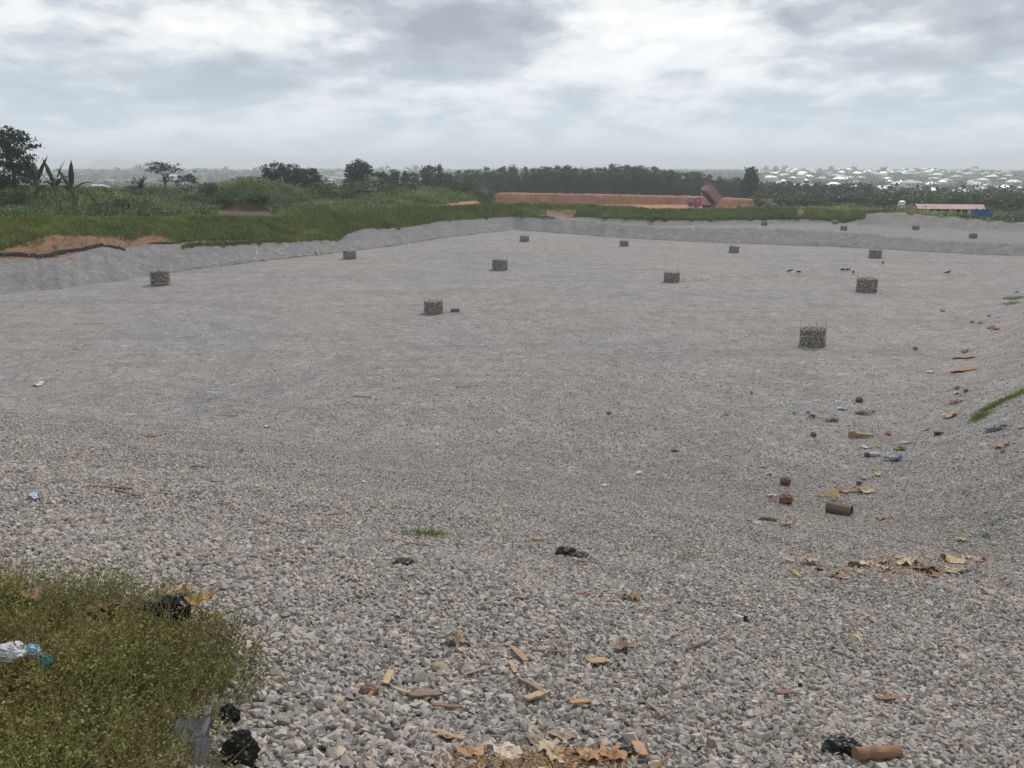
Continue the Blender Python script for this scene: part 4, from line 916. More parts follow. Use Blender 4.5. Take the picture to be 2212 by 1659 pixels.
def ws(bm):
    for yy in (0,): 
        v = [bm.verts.new(q_) for q_ in ((-3.86, -1.05, 1.75), (-3.86, 1.05, 1.75), (-3.62, 1.02, 2.65), (-3.62, -1.02, 2.65))]; bm.faces.new(v); bmesh.ops.solidify(bm, geom=bm.faces[:], thickness=.05)
part('windscreen', ws, M_glass, cab)
for s_ in (-1, 1):
    dr = part('door', lambda bm: add_box(bm, -2.75, s_*1.215, 1.6, 1.15, .04, 1.5, bev=.012), M_tred, cab)
    part('side_window', lambda bm: add_box(bm, -2.8, s_*1.235, 2.15, .95, .04, .62), M_glass, cab)
    part('mirror', lambda bm: (add_box(bm, -3.75, s_*1.5, 2.0, .08, .22, .5), add_box(bm, -3.7, s_*1.32, 2.25, .04, .3, .04)), M_chas, cab)
    part('headlight', lambda bm: add_box(bm, -3.86, s_*.88, .95, .08, .38, .22), M_chr, cab)
part('grille', lambda bm: [add_box(bm, -3.85, 0, 1.05+i*.13, .06, 1.2, .07) for i in range(5)], M_chas, cab)
part('bumper', lambda bm: add_box(bm, -3.88, 0, .62, .28, 2.35, .32, bev=.04), M_chr, cab)
part('chassis', lambda bm: [add_box(bm, .1, s_*.42, .95, 6.6, .16, .3) for s_ in (-1, 1)]+[add_box(bm, x, 0, .95, .15, .8, .2) for x in (-2.5, -.5, 1.5, 3.2)], M_chas)
for x in (-3.0, 1.25, 2.55):
    for s_ in (-1, 1):
        def wf(bm):
            bmesh.ops.create_cone(bm, cap_ends=True, segments=20, radius1=.52, radius2=.52, depth=.32 if x < 0 else .5, matrix=Matrix.Translation((x, s_*1.0, .52)) @ Matrix.Rotation(math.pi/2, 4, 'X')); bmesh.ops.bevel(bm, geom=[e for e in bm.edges if len(e.link_faces) == 2 and any(len(f.verts) > 6 for f in e.link_faces)], offset=.06, segments=2, affect='EDGES')
        wh = part('wheel', wf, M_rub); part('rim', lambda bm: bmesh.ops.create_cone(bm, cap_ends=True, segments=16, radius1=.27, radius2=.22, depth=.08, matrix=Matrix.Translation((x, s_*(1.18 if x < 0 else 1.27), .52)) @ Matrix.Rotation(math.pi/2*(-s_), 4, 'X')), M_chr, wh)
bo = empty('tipper_body', (3.1, 0, 1.2)); bo.parent = t
bo.rotation_euler = (0, R(42), 0)
def bedf(bm):
    L_, W_, H_ = 4.7, 2.5, 1.9; th = .1
    add_box(bm, -L_/2, 0, .1, L_, W_, .14); 
    for s_ in (-1, 1): add_box(bm, -L_/2, s_*(W_/2-th/2), H_/2+.17, L_, th, H_)
    add_box(bm, -L_+th/2, 0, H_/2+.17, th, W_-2*th-.004, H_)
    for s_ in (-1, 1):
        for i in range(6): add_box(bm, -L_+.3+i*.92, s_*(W_/2+.05), H_/2+.17, .1, .1, H_-.1)
        add_box(bm, -L_/2, s_*(W_/2+.05), H_+.2, L_, .16, .12)
    add_box(bm, -L_-.25, 0, H_+.17, .7, W_, .08)
bm = bmesh.new(); bedf(bm); me_b = bm_mesh('tipper_body', bm); bpy.data.objects.remove(bo)
bo = link('tipper_body', me_b, M_tpink, t); bo.location = (3.1, 0, 1.2); bo.rotation_euler = (0, R(42), 0)
part('subframe', lambda bm: [add_box(bm, -2.6, s_*.42, -.08, 5.0, .14, .2) for s_ in (-1, 1)]+[add_box(bm, -.4-i*1.1, 0, -.08, .12, 1.9, .16) for i in range(5)], M_chas, bo)
tg = part('tailgate', lambda bm: add_box(bm, .25, 0, .75, .1, 2.4, 1.2), M_tpink, bo); tg.rotation_euler = (0, R(-30), 0)
part('hydraulic_ram', lambda bm: (add_tube(bm, [(-.9, 0, .95), (-.85, 0, 2.2)], .13, 10), add_tube(bm, [(-.85, 0, 2.2), (-.72, 0, 3.9)], .08, 10)), M_chr)
# earth heap behind it
p = ground_at(1567, 221)
bm = bmesh.new(); bmesh.ops.create_grid(bm, x_segments=50, y_segments=30, size=1)
for v in bm.verts:
    x, y = v.co.x, v.co.y; rr_ = math.hypot(x, y); h = max(0, 1-rr_)**.85*(1+.3*mnoise.noise(Vector((x*4, y*4, 0))))
    v.co = Vector((x*4.6, y*3.2, h*2.0-.15+.06*mnoise.noise(Vector((x*14, y*14, 2)))))
o = link('earth_heap', bm_mesh('earth_heap', bm), soil_mat('dark_red_earth', [(.3, (.18, .06, .035)), (.7, (.28, .10, .06))], .6, 4, .1), smooth=True); o.location = p; tag(o, 'dark red heap of freshly tipped earth right behind the truck', 'earth heap')
# long low windrow towards the loader
p = ground_at(1622, 224); bm = bmesh.new(); bmesh.ops.create_grid(bm, x_segments=60, y_segments=8, size=1)
for v in bm.verts:
    x, y = v.co.x, v.co.y; v.co = Vector((x*7, y*.8, max(0, 1-y*y)*max(0, 1-abs(x)**4)*(.5+.3*mnoise.noise(Vector((x*6, 0, 0))))-.05))
o = link('earth_ridge', bm_mesh('earth_ridge', bm), M_red, smooth=True); o.location = p; tag(o, 'low ridge of loose red earth between the tipped heap and the loader', 'earth ridge')

# ------------------------------------------------------------------ loader
M_yel = plain('loader_yellow', (.26, .20, .11), .6, .4, .25, 1)
p = ground_at(1661, 226); t = tag(empty('wheel_loader', p, R(25)), 'dusty yellow wheel loader with its bucket raised beside the trees', 'loader')
body = part('body', lambda bm: (add_box(bm, .9, 0, 1.15, 1.9, 1.5, .9, bev=.08), add_box(bm, -.6, 0, .95, 1.3, 1.1, .5, bev=.05)), M_yel, t)
cb = part('cab', lambda bm: [add_box(bm, .1+sx_*.55, sy_*.6, 2.0, .08, .08, 1.2) for sx_ in (-1, 1) for sy_ in (-1, 1)]+[add_box(bm, .1, 0, 2.65, 1.3, 1.4, .1)], M_yel, t)
part('cab_glass', lambda bm: add_box(bm, .1, 0, 2.0, 1.02, 1.1, 1.15), M_glass, cb)
part('arm', lambda bm: [add_tube(bm, [(-.5, s_*.45, 1.3), (-1.5, s_*.45, 2.0), (-1.9, s_*.45, 2.3)], .1, 6) for s_ in (-1, 1)], M_yel, t)
def bk(bm):
    pr = [(-1.75, 2.9), (-1.8, 2.1), (-2.2, 1.85), (-2.75, 2.3)]; a = [bm.verts.new((x, -1.15, z)) for x, z in pr]; b = [bm.verts.new((x, 1.15, z)) for x, z in pr]
    for i in range(3): bm.faces.new((a[i], b[i], b[i+1], a[i+1]))
    bm.faces.new(a); bm.faces.new(b[::-1]); bmesh.ops.solidify(bm, geom=bm.faces[:], thickness=.05)
part('bucket', bk, M_yel, t)
for x in (-1.0, 1.2):
    for s_ in (-1, 1): part('wheel', lambda bm: bmesh.ops.create_cone(bm, cap_ends=True, segments=20, radius1=.6, radius2=.6, depth=.42, matrix=Matrix.Translation((x, s_*.85, .58)) @ Matrix.Rotation(math.pi/2, 4, 'X')), M_rub, t)
# ------------------------------------------------------------------ person standing on the pad
def skinned(name, verts, edges, radii, m, parent=None, root=0, sub=1):
    me = bpy.data.meshes.new(name); me.from_pydata(verts, edges, []); o = link(name, me, m, parent); md = o.modifiers.new('skin', 'SKIN'); md.use_smooth_shade = True
    for i, r_k in enumerate(radii): me.skin_vertices[0].data[i].radius = (r_k, r_k)
    me.skin_vertices[0].data[root].use_root = True
    s_ = o.modifiers.new('sub', 'SUBSURF'); s_.levels = sub; s_.render_levels = sub; return o
p = ground_at(1597, 215)
t = tag(empty('person', p, .4), 'person in dark clothes standing beside the tipped earth, right of the truck', 'person')
vs = [(0, 0, .95), (0, 0, 1.15), (0, .01, 1.38), (0, 0, 1.50), (0, -.02, 1.60), (0, -.02, 1.72), (.2, 0, 1.40), (.25, .02, 1.12), (.24, -.05, .87), (-.2, 0, 1.40), (-.25, .02, 1.12), (-.24, -.05, .87), (.1, 0, .88), (.12, -.02, .48), (.13, .02, .08), (.13, -.14, .04), (-.1, 0, .88), (-.12, -.02, .48), (-.13, .02, .08), (-.13, -.14, .04)]
eds = [(0, 1), (1, 2), (2, 3), (3, 4), (4, 5), (2, 6), (6, 7), (7, 8), (2, 9), (9, 10), (10, 11), (0, 12), (12, 13), (13, 14), (14, 15), (0, 16), (16, 17), (17, 18), (18, 19)]
rad_ = [.13, .13, .14, .055, .08, .08, .055, .042, .03, .055, .042, .03, .09, .06, .045, .035, .09, .06, .045, .035]
skinned('body', vs, eds, rad_, plain('skin', (.07, .04, .025), .6), t)
skinned('shirt', [vs[i] for i in (0, 1, 2, 6, 7, 9, 10)], [(0, 1), (1, 2), (2, 3), (3, 4), (2, 5), (5, 6)], [.15, .15, .16, .075, .055, .075, .055], plain('dark_shirt', (.05, .025, .025), .9), t)
skinned('trousers', [vs[i] for i in (0, 12, 13, 14, 16, 17, 18)], [(0, 1), (1, 2), (2, 3), (0, 4), (4, 5), (5, 6)], [.14, .105, .075, .06, .105, .075, .06], plain('dark_trousers', (.02, .02, .025), .9), t)

# ------------------------------------------------------------------ rock-filled wire drums
def drum_proto(seed, name='gabion_drum'):
    t = empty(name); q = random.Random(seed); Rd, Hs, Hw = .62, .86, 1.22
    V = []; F = []; ks = 0; base = []
    for k in range(5):
        bm = bmesh.new(); pts = [Vector((q.gauss(0, 1), q.gauss(0, 1), q.gauss(0, 1))).normalized()*q.uniform(.8, 1.1) for _ in range(16)]
        for p_ in pts: bm.verts.new(p_)
        rr_ = bmesh.ops.convex_hull(bm, input=bm.verts[:]); bmesh.ops.delete(bm, geom=[g_ for g_ in rr_['geom_interior'] if isinstance(g_, bmesh.types.BMVert)], context='VERTS'); bm.verts.ensure_lookup_table(); bm.verts.index_update()
        base.append((np.array([v.co[:] for v in bm.verts]), [[v.index for v in f.verts] for f in bm.faces if len(f.verts) == 3])); bm.free()
    for k in range(620):
        if k < 420: a = q.uniform(0, 6.283); r_ = Rd-q.uniform(.02, .10); z = q.uniform(.02, Hs-.03)
        else: a = q.uniform(0, 6.283); r_ = Rd*.93*math.sqrt(q.random()); z = Hs-.06+q.uniform(-.04, .05)+.07*(1-(r_/Rd)**2)
        bv, bf = base[q.randrange(5)]; s_ = q.uniform(.045, .085); Mx = np.array(Matrix.Rotation(q.uniform(0, 6.28), 3, Vector((q.gauss(0, 1), q.gauss(0, 1), q.gauss(0, 1))).normalized()))
        P_ = (bv*np.array([1.25, .9, .75])) @ Mx.T*s_+np.array([r_*math.cos(a), r_*math.sin(a), z]); rr_ = np.hypot(P_[:, 0], P_[:, 1]); lim = np.minimum(1, (Rd-.004)/np.maximum(rr_, 1e-6)); P_[:, 0] *= lim; P_[:, 1] *= lim
        V.append(P_); F += [[ks+i for i in f] for f in bf]; ks += len(P_)
    # solid core so no light passes through
    n = 20; c0 = ks; core = [(math.cos(i*2*math.pi/n)*(Rd-.12), math.sin(i*2*math.pi/n)*(Rd-.12), z) for z in (-.15, Hs-.1) for i in range(n)]; V.append(np.array(core))
    for i in range(n):
        j = (i+1) % n; F += [[c0+i, c0+j, c0+n+j], [c0+i, c0+n+j, c0+n+i]]
    for i in range(1, n-1): F += [[c0+n, c0+n+i, c0+n+i+1]]
    link('stone_fill', np_mesh('stone_fill', np.concatenate(V), F), M_rock, t)
    bm = bmesh.new(); nv = 26
    for z in np.arange(.0, Hw+.001, Hw/9):
        rings = [Vector((math.cos(i*2*math.pi/nv)*(Rd+.006), math.sin(i*2*math.pi/nv)*(Rd+.006), z+.02*math.sin(i*1.9+z*9))) for i in range(nv+1)]; add_tube(bm, rings, .0016, 3, False)
    for i in range(nv): a = i*2*math.pi/nv; add_tube(bm, [(math.cos(a)*(Rd+.008), math.sin(a)*(Rd+.008), -.05), (math.cos(a)*(Rd+.008), math.sin(a)*(Rd+.008), Hw+q.uniform(-.02, .02))], .0016, 3, False)
    link('wire_mesh', bm_mesh('wire_mesh', bm), M_wire, t)
    for i in range(4):
        a = i*math.pi/2+.25; bm = bmesh.new(); add_tube(bm, [(math.cos(a)*(Rd+.02), math.sin(a)*(Rd+.02), -.1), (math.cos(a)*(Rd+.02), math.sin(a)*(Rd+.02), Hw+.02)], .006, 6); link('post', bm_mesh('post', bm), M_wire, t)
    return t
dp = [drum_proto(51), drum_proto(52), drum_proto(53)]; dused = [0, 0, 0]
DR = [(1754.5, 752, 51, 37, 'nearest rock-filled wire drum, alone on the right side of the gravel floor'),
 (937, 681, 42, 30, 'rock-filled wire drum beside the small concrete block, left of centre'),
 (347, 619.5, 39, 26, 'leftmost rock-filled wire drum, in front of the left bank'),
 (1871, 633, 39, 29, 'rock-filled wire drum just left of the flock of dark birds and nearest the right edge'),
 (1451, 612, 33, 26, 'rock-filled wire drum with loose rubble scattered to its right'),
 (1080, 586, 34, 22, 'rock-filled wire drum straight behind the one with the concrete block'),
 (756, 562, 28, 18, 'rock-filled wire drum against the foot of the left bank'),
 (1132.5, 524, 20, 14, 'rock-filled wire drum in the far left corner of the first cell'),
 (1348, 534, 19, 14, 'second from the left of the far row of rock-filled drums before the berm'),
 (1585, 548, 20, 14, 'third from the left of the far row of rock-filled drums before the berm'),
 (1889.5, 559.5, 24, 14, 'rightmost of the far row of rock-filled drums before the berm'),
 (1654.5, 489, 13, 5, 'leftmost tiny drum in the second cell beyond the berm'),
 (1808, 486, 12, 7, 'farthest tiny drum in the second cell, close to the far bank'),
 (1828, 499.5, 13, 6, 'tiny drum in the second cell half hidden behind the berm crest'),
 (1985, 498.5, 13, 7, 'tiny drum in the second cell in front of the white tank and shed'),
 (2112, 517, 14, 7, 'rightmost tiny drum in the second cell, behind the berm')]
for i, (u, v, wq, hq, lb) in enumerate(DR):
    k = i % 3; t = dp[k] if not dused[k] else copy_tree(dp[k]); dused[k] = 1; tag(t, lb, 'gabion drum', 'rock-filled wire drums standing on the gravel')
    if i < 11: p = gpt(u, v-1.5)
    else: rr_ = -9.3/slope_m(u, v-1.5); sx, sy = az(u); p = Vector((sx*rr_, sy*rr_, drop(sx*rr_, sy*rr_)))
    d_ = math.hypot(p.x, p.y); sc_ = wq*d_*1.02*1024/2212/828/1.26; 
    t.location = (p.x+az(u)[0]*.6*sc_, p.y+az(u)[1]*.6*sc_, p.z-.02); t.rotation_euler = (random.uniform(-.05, .05), random.uniform(-.05, .05), random.uniform(0, 6)); t.scale = (sc_, sc_*random.uniform(.95, 1.04), sc_*(.9 if i > 2 else 1)*random.uniform(.93, 1.08))
# rubble strewn right of one drum
bm = bmesh.new()
q = random.Random(8); rub = None
RB = [(1480+q.uniform(-5, 5), 601+q.uniform(-2, 8)) for _ in range(9)]+[(1500+q.uniform(-10, 60), 601+q.uniform(-5, 5)) for _ in range(16)]+[(1560+q.uniform(-5, 40), 600+q.uniform(-6, 3)) for _ in range(10)]
def rock_mesh(seed):
    q = random.Random(seed); bm = bmesh.new()
    for _ in range(16): bm.verts.new(Vector((q.gauss(0, 1), q.gauss(0, 1), q.gauss(0, 1))).normalized()*q.uniform(.8, 1.1))
    r_ = bmesh.ops.convex_hull(bm, input=bm.verts[:]); bmesh.ops.delete(bm, geom=[g_ for g_ in r_['geom_interior'] if isinstance(g_, bmesh.types.BMVert)], context='VERTS'); return bm_mesh('rock', bm)
rms = [rock_mesh(i) for i in range(4)]
for m_ in rms: m_.materials.append(M_rock)
for i, (u, v) in enumerate(RB):
    p = gpt(u, v); o = link('rock', rms[i % 4]); o.location = p; s_ = q.uniform(.07, .16); o.scale = (s_*1.3, s_, s_*.6); o.rotation_euler = (0, 0, q.uniform(0, 6)); tag(o, 'loose grey rock in the scatter of rubble right of a drum', 'rock', 'loose rocks beside the drum')
# concrete block
p = gpt(983, 673.5); bm = bmesh.new(); s_ = px(983, 673)
add_box(bm, 0, 0, 3.0*s_, 19*s_, 9*s_, 6.5*s_, bev=.01); 
for x in (-1, 1): add_box(bm, x*4.4*s_, 0, 6.6*s_, 6*s_, 5*s_, .03)
o = link('concrete_block', bm_mesh('concrete_block', bm), plain('old_concrete', (.13, .125, .12), .95, .2, .2, 12)); o.location = p; o.rotation_euler = (0, 0, .08); tag(o, 'small dark concrete block lying right of a rock-filled drum', 'block')

# ------------------------------------------------------------------ crows
M_crow = plain('crow_feather', (.012, .012, .014), .6, .4)
def crow_mesh(peck=False):
    bm = bmesh.new(); hz = .13 if peck else .30; hx = -.20 if peck else -.15
    path = [(-.0+.30, 0, .10), (.22, 0, .13), (.12, 0, .165), (0, 0, .19), (-.09, 0, .215), (-.13, 0, .24 if not peck else .19), (hx, 0, hz), (hx-.04, 0, hz-.002), (hx-.075, 0, hz-.012), (hx-.12, 0, hz-.03)]
    rad_ = [.012, .03, .055, .075, .065, .045, .038, .034, .014, .003]; add_tube(bm, path, rad_, 10)
    for s_ in (-1, 1):
        pts = [Vector((-.08, s_*.065, .22)), Vector((.02, s_*.082, .20)), Vector((.12, s_*.07, .17)), Vector((.25, s_*.02, .125))]
        for a, b, w0, w1 in ((0, 1, .03, .05), (1, 2, .05, .04), (2, 3, .04, .008)):
            v = [bm.verts.new(pts[a]+Vector((0, 0, w0))), bm.verts.new(pts[b]+Vector((0, 0, w1))), bm.verts.new(pts[b]-Vector((0, 0, w1))), bm.verts.new(pts[a]-Vector((0, 0, w0)))]; bm.faces.new(v)
        add_tube(bm, [(.0, s_*.035, .14), (.02, s_*.035, .07), (.0, s_*.035, .008), (-.035, s_*.035, .004)], [.012, .006, .005, .004], 5)
    return bm_mesh('crow', bm)
cm1, cm2 = crow_mesh(), crow_mesh(True); cm1.materials.append(M_crow); cm2.materials.append(M_crow)
for i, (u, v, rz, pk, lb) in enumerate([(1706, 589, 2.6, 0, 'black crow standing side-on, leftmost of the birds on the gravel'), (1725, 591, .4, 1, 'black crow pecking, second bird from the left'), (1820, 586, .2, 1, 'black crow, left one of the close pair left of a drum'), (1830, 586, 2.9, 1, 'black crow, right one of the close pair of birds'), (1843, 592, 1.4, 0, 'black crow facing away just below the close pair of birds'), (2047, 592, 2.7, 0, 'black crow standing by itself far to the right'), (1907, 571, 1.4, 0, 'small upright crow between the far drum and the flock')]):
    o = link('crow', cm2 if pk else cm1); p = gpt(u, v+1); o.location = p; o.rotation_euler = (0, 0, rz); o.scale = (1.25,)*3; tag(o, lb, 'bird', 'crows on the gravel')

# ------------------------------------------------------------------ black liner showing along the left bank
def liner(pts, w_, label, seed, name='liner_sheet'):
    bm = bmesh.new(); prev = None; n = 60; us_ = [p_[0] for p_ in pts]; L0, L1 = us_[0], us_[-1]
    for i in range(n+1):
        u = L0+(L1-L0)*i/n; va = interp(u, [(p_[0], p_[1]) for p_ in pts])+2.2*mnoise.noise(Vector((u*.09, 0, seed))); vb = va+.6*(interp(u, [(p_[0], p_[2]) for p_ in pts])-interp(u, [(p_[0], p_[1]) for p_ in pts]))+.7*2.6*mnoise.noise(Vector((u*.13, 4, seed))); ring = []
        for j in range(6):
            f = j/5; p_, nn = hit(u, va+(vb-va)*f); ring.append(bm.verts.new(p_+Vector((0, 0, .04+.02*math.sin(math.pi*f)+.06*mnoise.noise(Vector((u*.12, f*2, seed)))))))
        if prev:
            for j in range(5): bm.faces.new((prev[j], prev[j+1], ring[j+1], ring[j]))
        prev = ring
    bmesh.ops.recalc_face_normals(bm, faces=bm.faces[:]); bmesh.ops.solidify(bm, geom=bm.faces[:], thickness=.02)
    return tag(link(name, bm_mesh(name, bm), M_liner, smooth=True), label, 'liner', 'black liner showing at the bank edge')
liner([(-120, 552, 566), (0, 548, 559), (40, 546, 560), (80, 551, 561), (107, 549, 562), (128, 541, 557), (150, 540, 551), (180, 535, 546), (205, 529, 542), (222, 526, 538)], 1, 'long black liner sheet showing above the gravel at the left end of the bank', 1)
liner([(222, 529, 534), (240, 531, 538), (262, 534, 542), (272, 541, 545)], 1, 'short grey-black liner flap right of the long liner sheet', 2)
liner([(322, 524, 527), (345, 523.5, 530), (362, 524, 531), (378, 525, 527)], 1, 'black liner flap in the middle of the left bank edge', 3)
liner([(392, 518, 520), (410, 516, 521), (428, 516, 520), (440, 518, 520)], 1, 'thin black liner sliver where the grass meets the gravel on the left bank', 4)
# ------------------------------------------------------------------ litter
MC = {}
def cmat(c, rough=.85, var=.22):
    m_ = sum(c)/3; c = tuple((m_+(x-m_)*.82)*(.80 if m_ > .12 else 1) for x in c)
    k = (c, rough)
    if k not in MC: MC[k] = plain('litter_%02d' % len(MC), c, rough, .25, var, 14)
    return MC[k]
WOOD = (.27, .15, .08); WPALE = (.42, .27, .14); WDARK = (.13, .07, .045); CARD = (.40, .24, .12); TAN = (.46, .33, .19); STRAW = (.50, .42, .24)
def board(u1, v1, u2, v2, wd, th, c, label, name='wood_scrap', cat='wood', seed=None, jag=.25, bend=.0, lift=.024):
    a, n1 = hit(u1, v1); b, n2 = hit(u2, v2); q = random.Random(seed if seed is not None else int(u1*7+v1)); L_ = (b-a).length; n = 9; bm = bmesh.new()
    x = (b-a).normalized(); nn = ((n1+n2)*.5).normalized(); y = nn.cross(x).normalized(); z = x.cross(y); rows = []; lift += .018*min(1, a.length/14)
    for i in range(n+1):
        f = i/n; w0 = wd*.5*(1-jag*abs(2*f-1)**3); l1, l2 = w0*(1+q.uniform(-jag, jag)*.6), w0*(1+q.uniform(-jag, jag)*.6)
        c_ = a.lerp(b, f)+z*(lift+th*.5+bend*math.sin(math.pi*f))+y*q.gauss(0, wd*.03)
        rows.append([bm.verts.new(c_+y*l1+z*th*.5), bm.verts.new(c_-y*l2+z*th*.5), bm.verts.new(c_-y*l2-z*th*.5), bm.verts.new(c_+y*l1-z*th*.5)])
    for i in range(n):
        for k in range(4): bm.faces.new((rows[i][k], rows[i][(k+1) % 4], rows[i+1][(k+1) % 4], rows[i+1][k]))
    bm.faces.new(rows[0][::-1]); bm.faces.new(rows[-1]); bmesh.ops.recalc_face_normals(bm, faces=bm.faces[:])
    ctr = a.lerp(b, .5); bmesh.ops.translate(bm, verts=bm.verts[:], vec=-ctr); o = link(name, bm_mesh(name, bm), cmat(c)); o.location = ctr; return tag(o, label, cat)
def flake(u, v, wpx, hpx, c, label, name='cardboard_scrap', cat='cardboard', seed=None, curl=.3, npt=9, rough=.9, deep=1.0, lift=.032):
    """an irregular crumpled sheet lying on the ground, wpx by hpx view units as seen"""
    p, n = hit(u, v); s = px(u, v); lift += .018*min(1, p.length/14); q = random.Random(seed if seed is not None else int(u*3+v*5)); W_ = wpx*s/2; dirn = Vector((p.x, p.y, 0)).normalized()
    graz = max(.12, -(p.normalized().dot(n))); Dp = hpx*s/2/graz*.75*deep; bm = bmesh.new(); rt_ = dirn.cross(Vector((0, 0, 1))); rings = []
    ph = q.uniform(0, 6); lob = [q.uniform(.45, 1.2) for _ in range(npt)]; NA = npt*3; c0 = None
    yv = (dirn-n*dirn.dot(n)).normalized(); xv = yv.cross(n).normalized()
    def H(x, y): return curl*min(W_, Dp)*(mnoise.noise(Vector((x/W_*1.6, y/Dp*1.6, ph)))+.5*mnoise.noise(Vector((x/W_*4, y/Dp*4, ph+5))))+.35*curl*min(W_, Dp)*((x/W_)**2)
    cv = bm.verts.new(n*(lift+H(0, 0)))
    for k in (.35, .7, 1.0):
        ring = []
        for i in range(NA):
            a = i*2*math.pi/NA; f = (i/3) % npt; l0 = lob[int(f) % npt]; l1 = lob[(int(f)+1) % npt]; r_ = k*(l0+(l1-l0)*(f-int(f)))
            x, y = math.cos(a)*W_*r_, math.sin(a)*Dp*r_; ring.append(bm.verts.new(xv*x+yv*y+n*(lift+max(-.004, H(x, y)+.012))))
        rings.append(ring)
    for i in range(NA):
        j = (i+1) % NA; bm.faces.new((cv, rings[0][i], rings[0][j]))
        for k in range(2): bm.faces.new((rings[k][i], rings[k+1][i], rings[k+1][j], rings[k][j]))
    bmesh.ops.recalc_face_normals(bm, faces=bm.faces[:]); bmesh.ops.solidify(bm, geom=bm.faces[:], thickness=.003)
    o = link(name, bm_mesh(name, bm), cmat(c, rough)); o.location = p; return tag(o, label, cat)
def bag(u, v, wpx, hpx, c, label, name='plastic_bag', cat='plastic bag', seed=1, rough=.4, parent=None, tall=1.0, rz=0, up=.012):
    p, n = hit(u, v+hpx*.35); s = px(u, v); W_ = wpx*s/2; Hh = hpx*s/2*tall; bm = bmesh.new(); bmesh.ops.create_icosphere(bm, subdivisions=4, radius=1)
    for w_ in bm.verts:
        d = w_.co.copy(); k = 1+.38*mnoise.noise(d*1.5+Vector((seed*2.3, 0, 0)))+.30*abs(mnoise.noise(d*3.4+Vector((0, seed*1.9, 0))))+.12*mnoise.noise(d*8+Vector((0, 0, seed)))
        w_.co = Vector((d.x*W_*k*.9, d.y*W_*k*.6, max(-Hh*.45, d.z*Hh*k)))
    o = link(name, bm_mesh(name, bm), cmat(c, rough)); o.location = p+Vector((0, 0, Hh*.45+up)); o.rotation_euler = (0, 0, rz); return tag(o, label, cat)
BL = (.010, .010, .011)
# --- black bags and rags
bag(873, 1217, 50, 15, BL, 'crumpled black plastic bag lying left of the small green weed patch', seed=1)
bag(1222, 1192, 40, 22, (.018, .018, .02), 'wrinkled black plastic with a folded flap right of the weed patch', seed=2, name='black_plastic_sheet', cat='plastic sheet')
bag(1256, 1201, 40, 13, BL, 'narrow black plastic strip with a loop trailing right of the folded flap', seed=3, name='black_plastic_strip', cat='plastic strip')
bag(761, 1260, 30, 9, BL, 'small flat black plastic bag below and left of the other black bags', seed=4)
bag(1657, 1125, 38, 10, (.022, .023, .026), 'flat dark grey shoe sole shaped piece below the coconut husks', seed=5, name='rubber_piece', cat='rubber', rough=.8)
bag(387, 1386, 62, 50, BL, 'big crumpled black bag sitting in the weeds beside the orange paper', seed=6, tall=1.15, up=.19)
bag(336, 1380, 36, 22, BL, 'smaller black bag half buried in the weeds left of the big one', seed=7, up=.19)
bag(520, 1632, 66, 72, (.012, .012, .013), 'tall black bag standing at the bottom edge of the gravel', seed=8, tall=1.2)
bag(499, 1545, 40, 40, BL, 'thin black rag between the weeds and the gravel above the tall bag', seed=9, name='black_rag', cat='rag')
bag(1816, 1618, 66, 34, BL, 'torn black rubber heap behind the log at the bottom right', seed=10, name='rubber_heap', cat='rubber')
bag(1352, 1628, 38, 20, BL, 'small black plastic scrap among the torn cardboard at the bottom edge', seed=11)
bag(2028, 936, 18, 8, BL, 'black plastic scrap on the foot of the right slope above the trash line', seed=12)
bag(2087, 1236, 46, 10, BL, 'black strip at the right end of the littered cardboard heap', seed=13)
bag(1768, 1232, 18, 8, BL, 'black crumb beside the round brown nut left of the cardboard heap', seed=14, name='black_scrap', cat='scrap')
bag(1458, 973, 16, 5, (.02, .02, .022), 'tiny black scrap alone on the open gravel right of centre', seed=15, name='black_scrap', cat='scrap')
bag(1437, 1183, 0.1+8, 3, BL, 'tiny black speck right of the long black strip', seed=16, name='black_scrap', cat='scrap')
bag(2012, 1234, 40, 14, (.014, .016, .03), 'dark blue-black cloth lump in the middle of the littered cardboard heap', seed=17, name='cloth_scrap', cat='cloth')
# --- bottom left items
flake(428, 1362, 66, 26, (.48, .27, .05), 'orange-yellow crumpled paper behind the big black bag', name='orange_paper', cat='paper', curl=.9, seed=4, lift=.17)
flake(455, 1372, 36, 16, (.48, .30, .08), 'small orange paper fold at the right edge of the weeds', name='orange_paper', cat='paper', curl=.8, seed=5, lift=.08)
flake(380, 1290, 66, 18, (.42, .25, .13), 'folded brown cardboard strip on the stones above the weeds', seed=6, curl=.5)
bag(40, 1490, 56, 34, (.50, .52, .56), 'crumpled pale wrapper with blue patches among the weeds at the left edge', name='wrapper', cat='wrapper', seed=18, rough=.5, up=.19)
bag(84, 1490, 30, 26, (.24, .48, .62), 'light blue torn wrapper sticking up beside the crumpled pale one', name='blue_wrapper', cat='wrapper', seed=19, rough=.5, up=.19)
bag(116, 1512, 20, 24, (.05, .26, .28), 'teal wrapper corner right of the light blue one in the weeds', name='teal_wrapper', cat='wrapper', seed=20, rough=.5, up=.19)
flake(215, 1366, 50, 22, (.33, .22, .13), 'faded brown leaf-like cardboard among the weeds, left of the black bags', seed=8, curl=.8, lift=.12)
flake(262, 1362, 40, 16, (.36, .26, .15), 'pale dry husk flake in the weeds nearer the black bags', name='husk_flake', cat='husk', seed=9, curl=.8, lift=.12)
flake(72, 1345, 36, 40, (.30, .17, .11), 'reddish brown leaning bark piece at the upper left of the weeds', name='bark_piece', cat='bark', seed=10, curl=.7, lift=.14)
flake(45, 1530, 30, 26, (.30, .20, .09), 'curled dry leaf at the left edge below the wrappers', name='dry_leaf', cat='leaf', seed=12, curl=1.0, lift=.1)
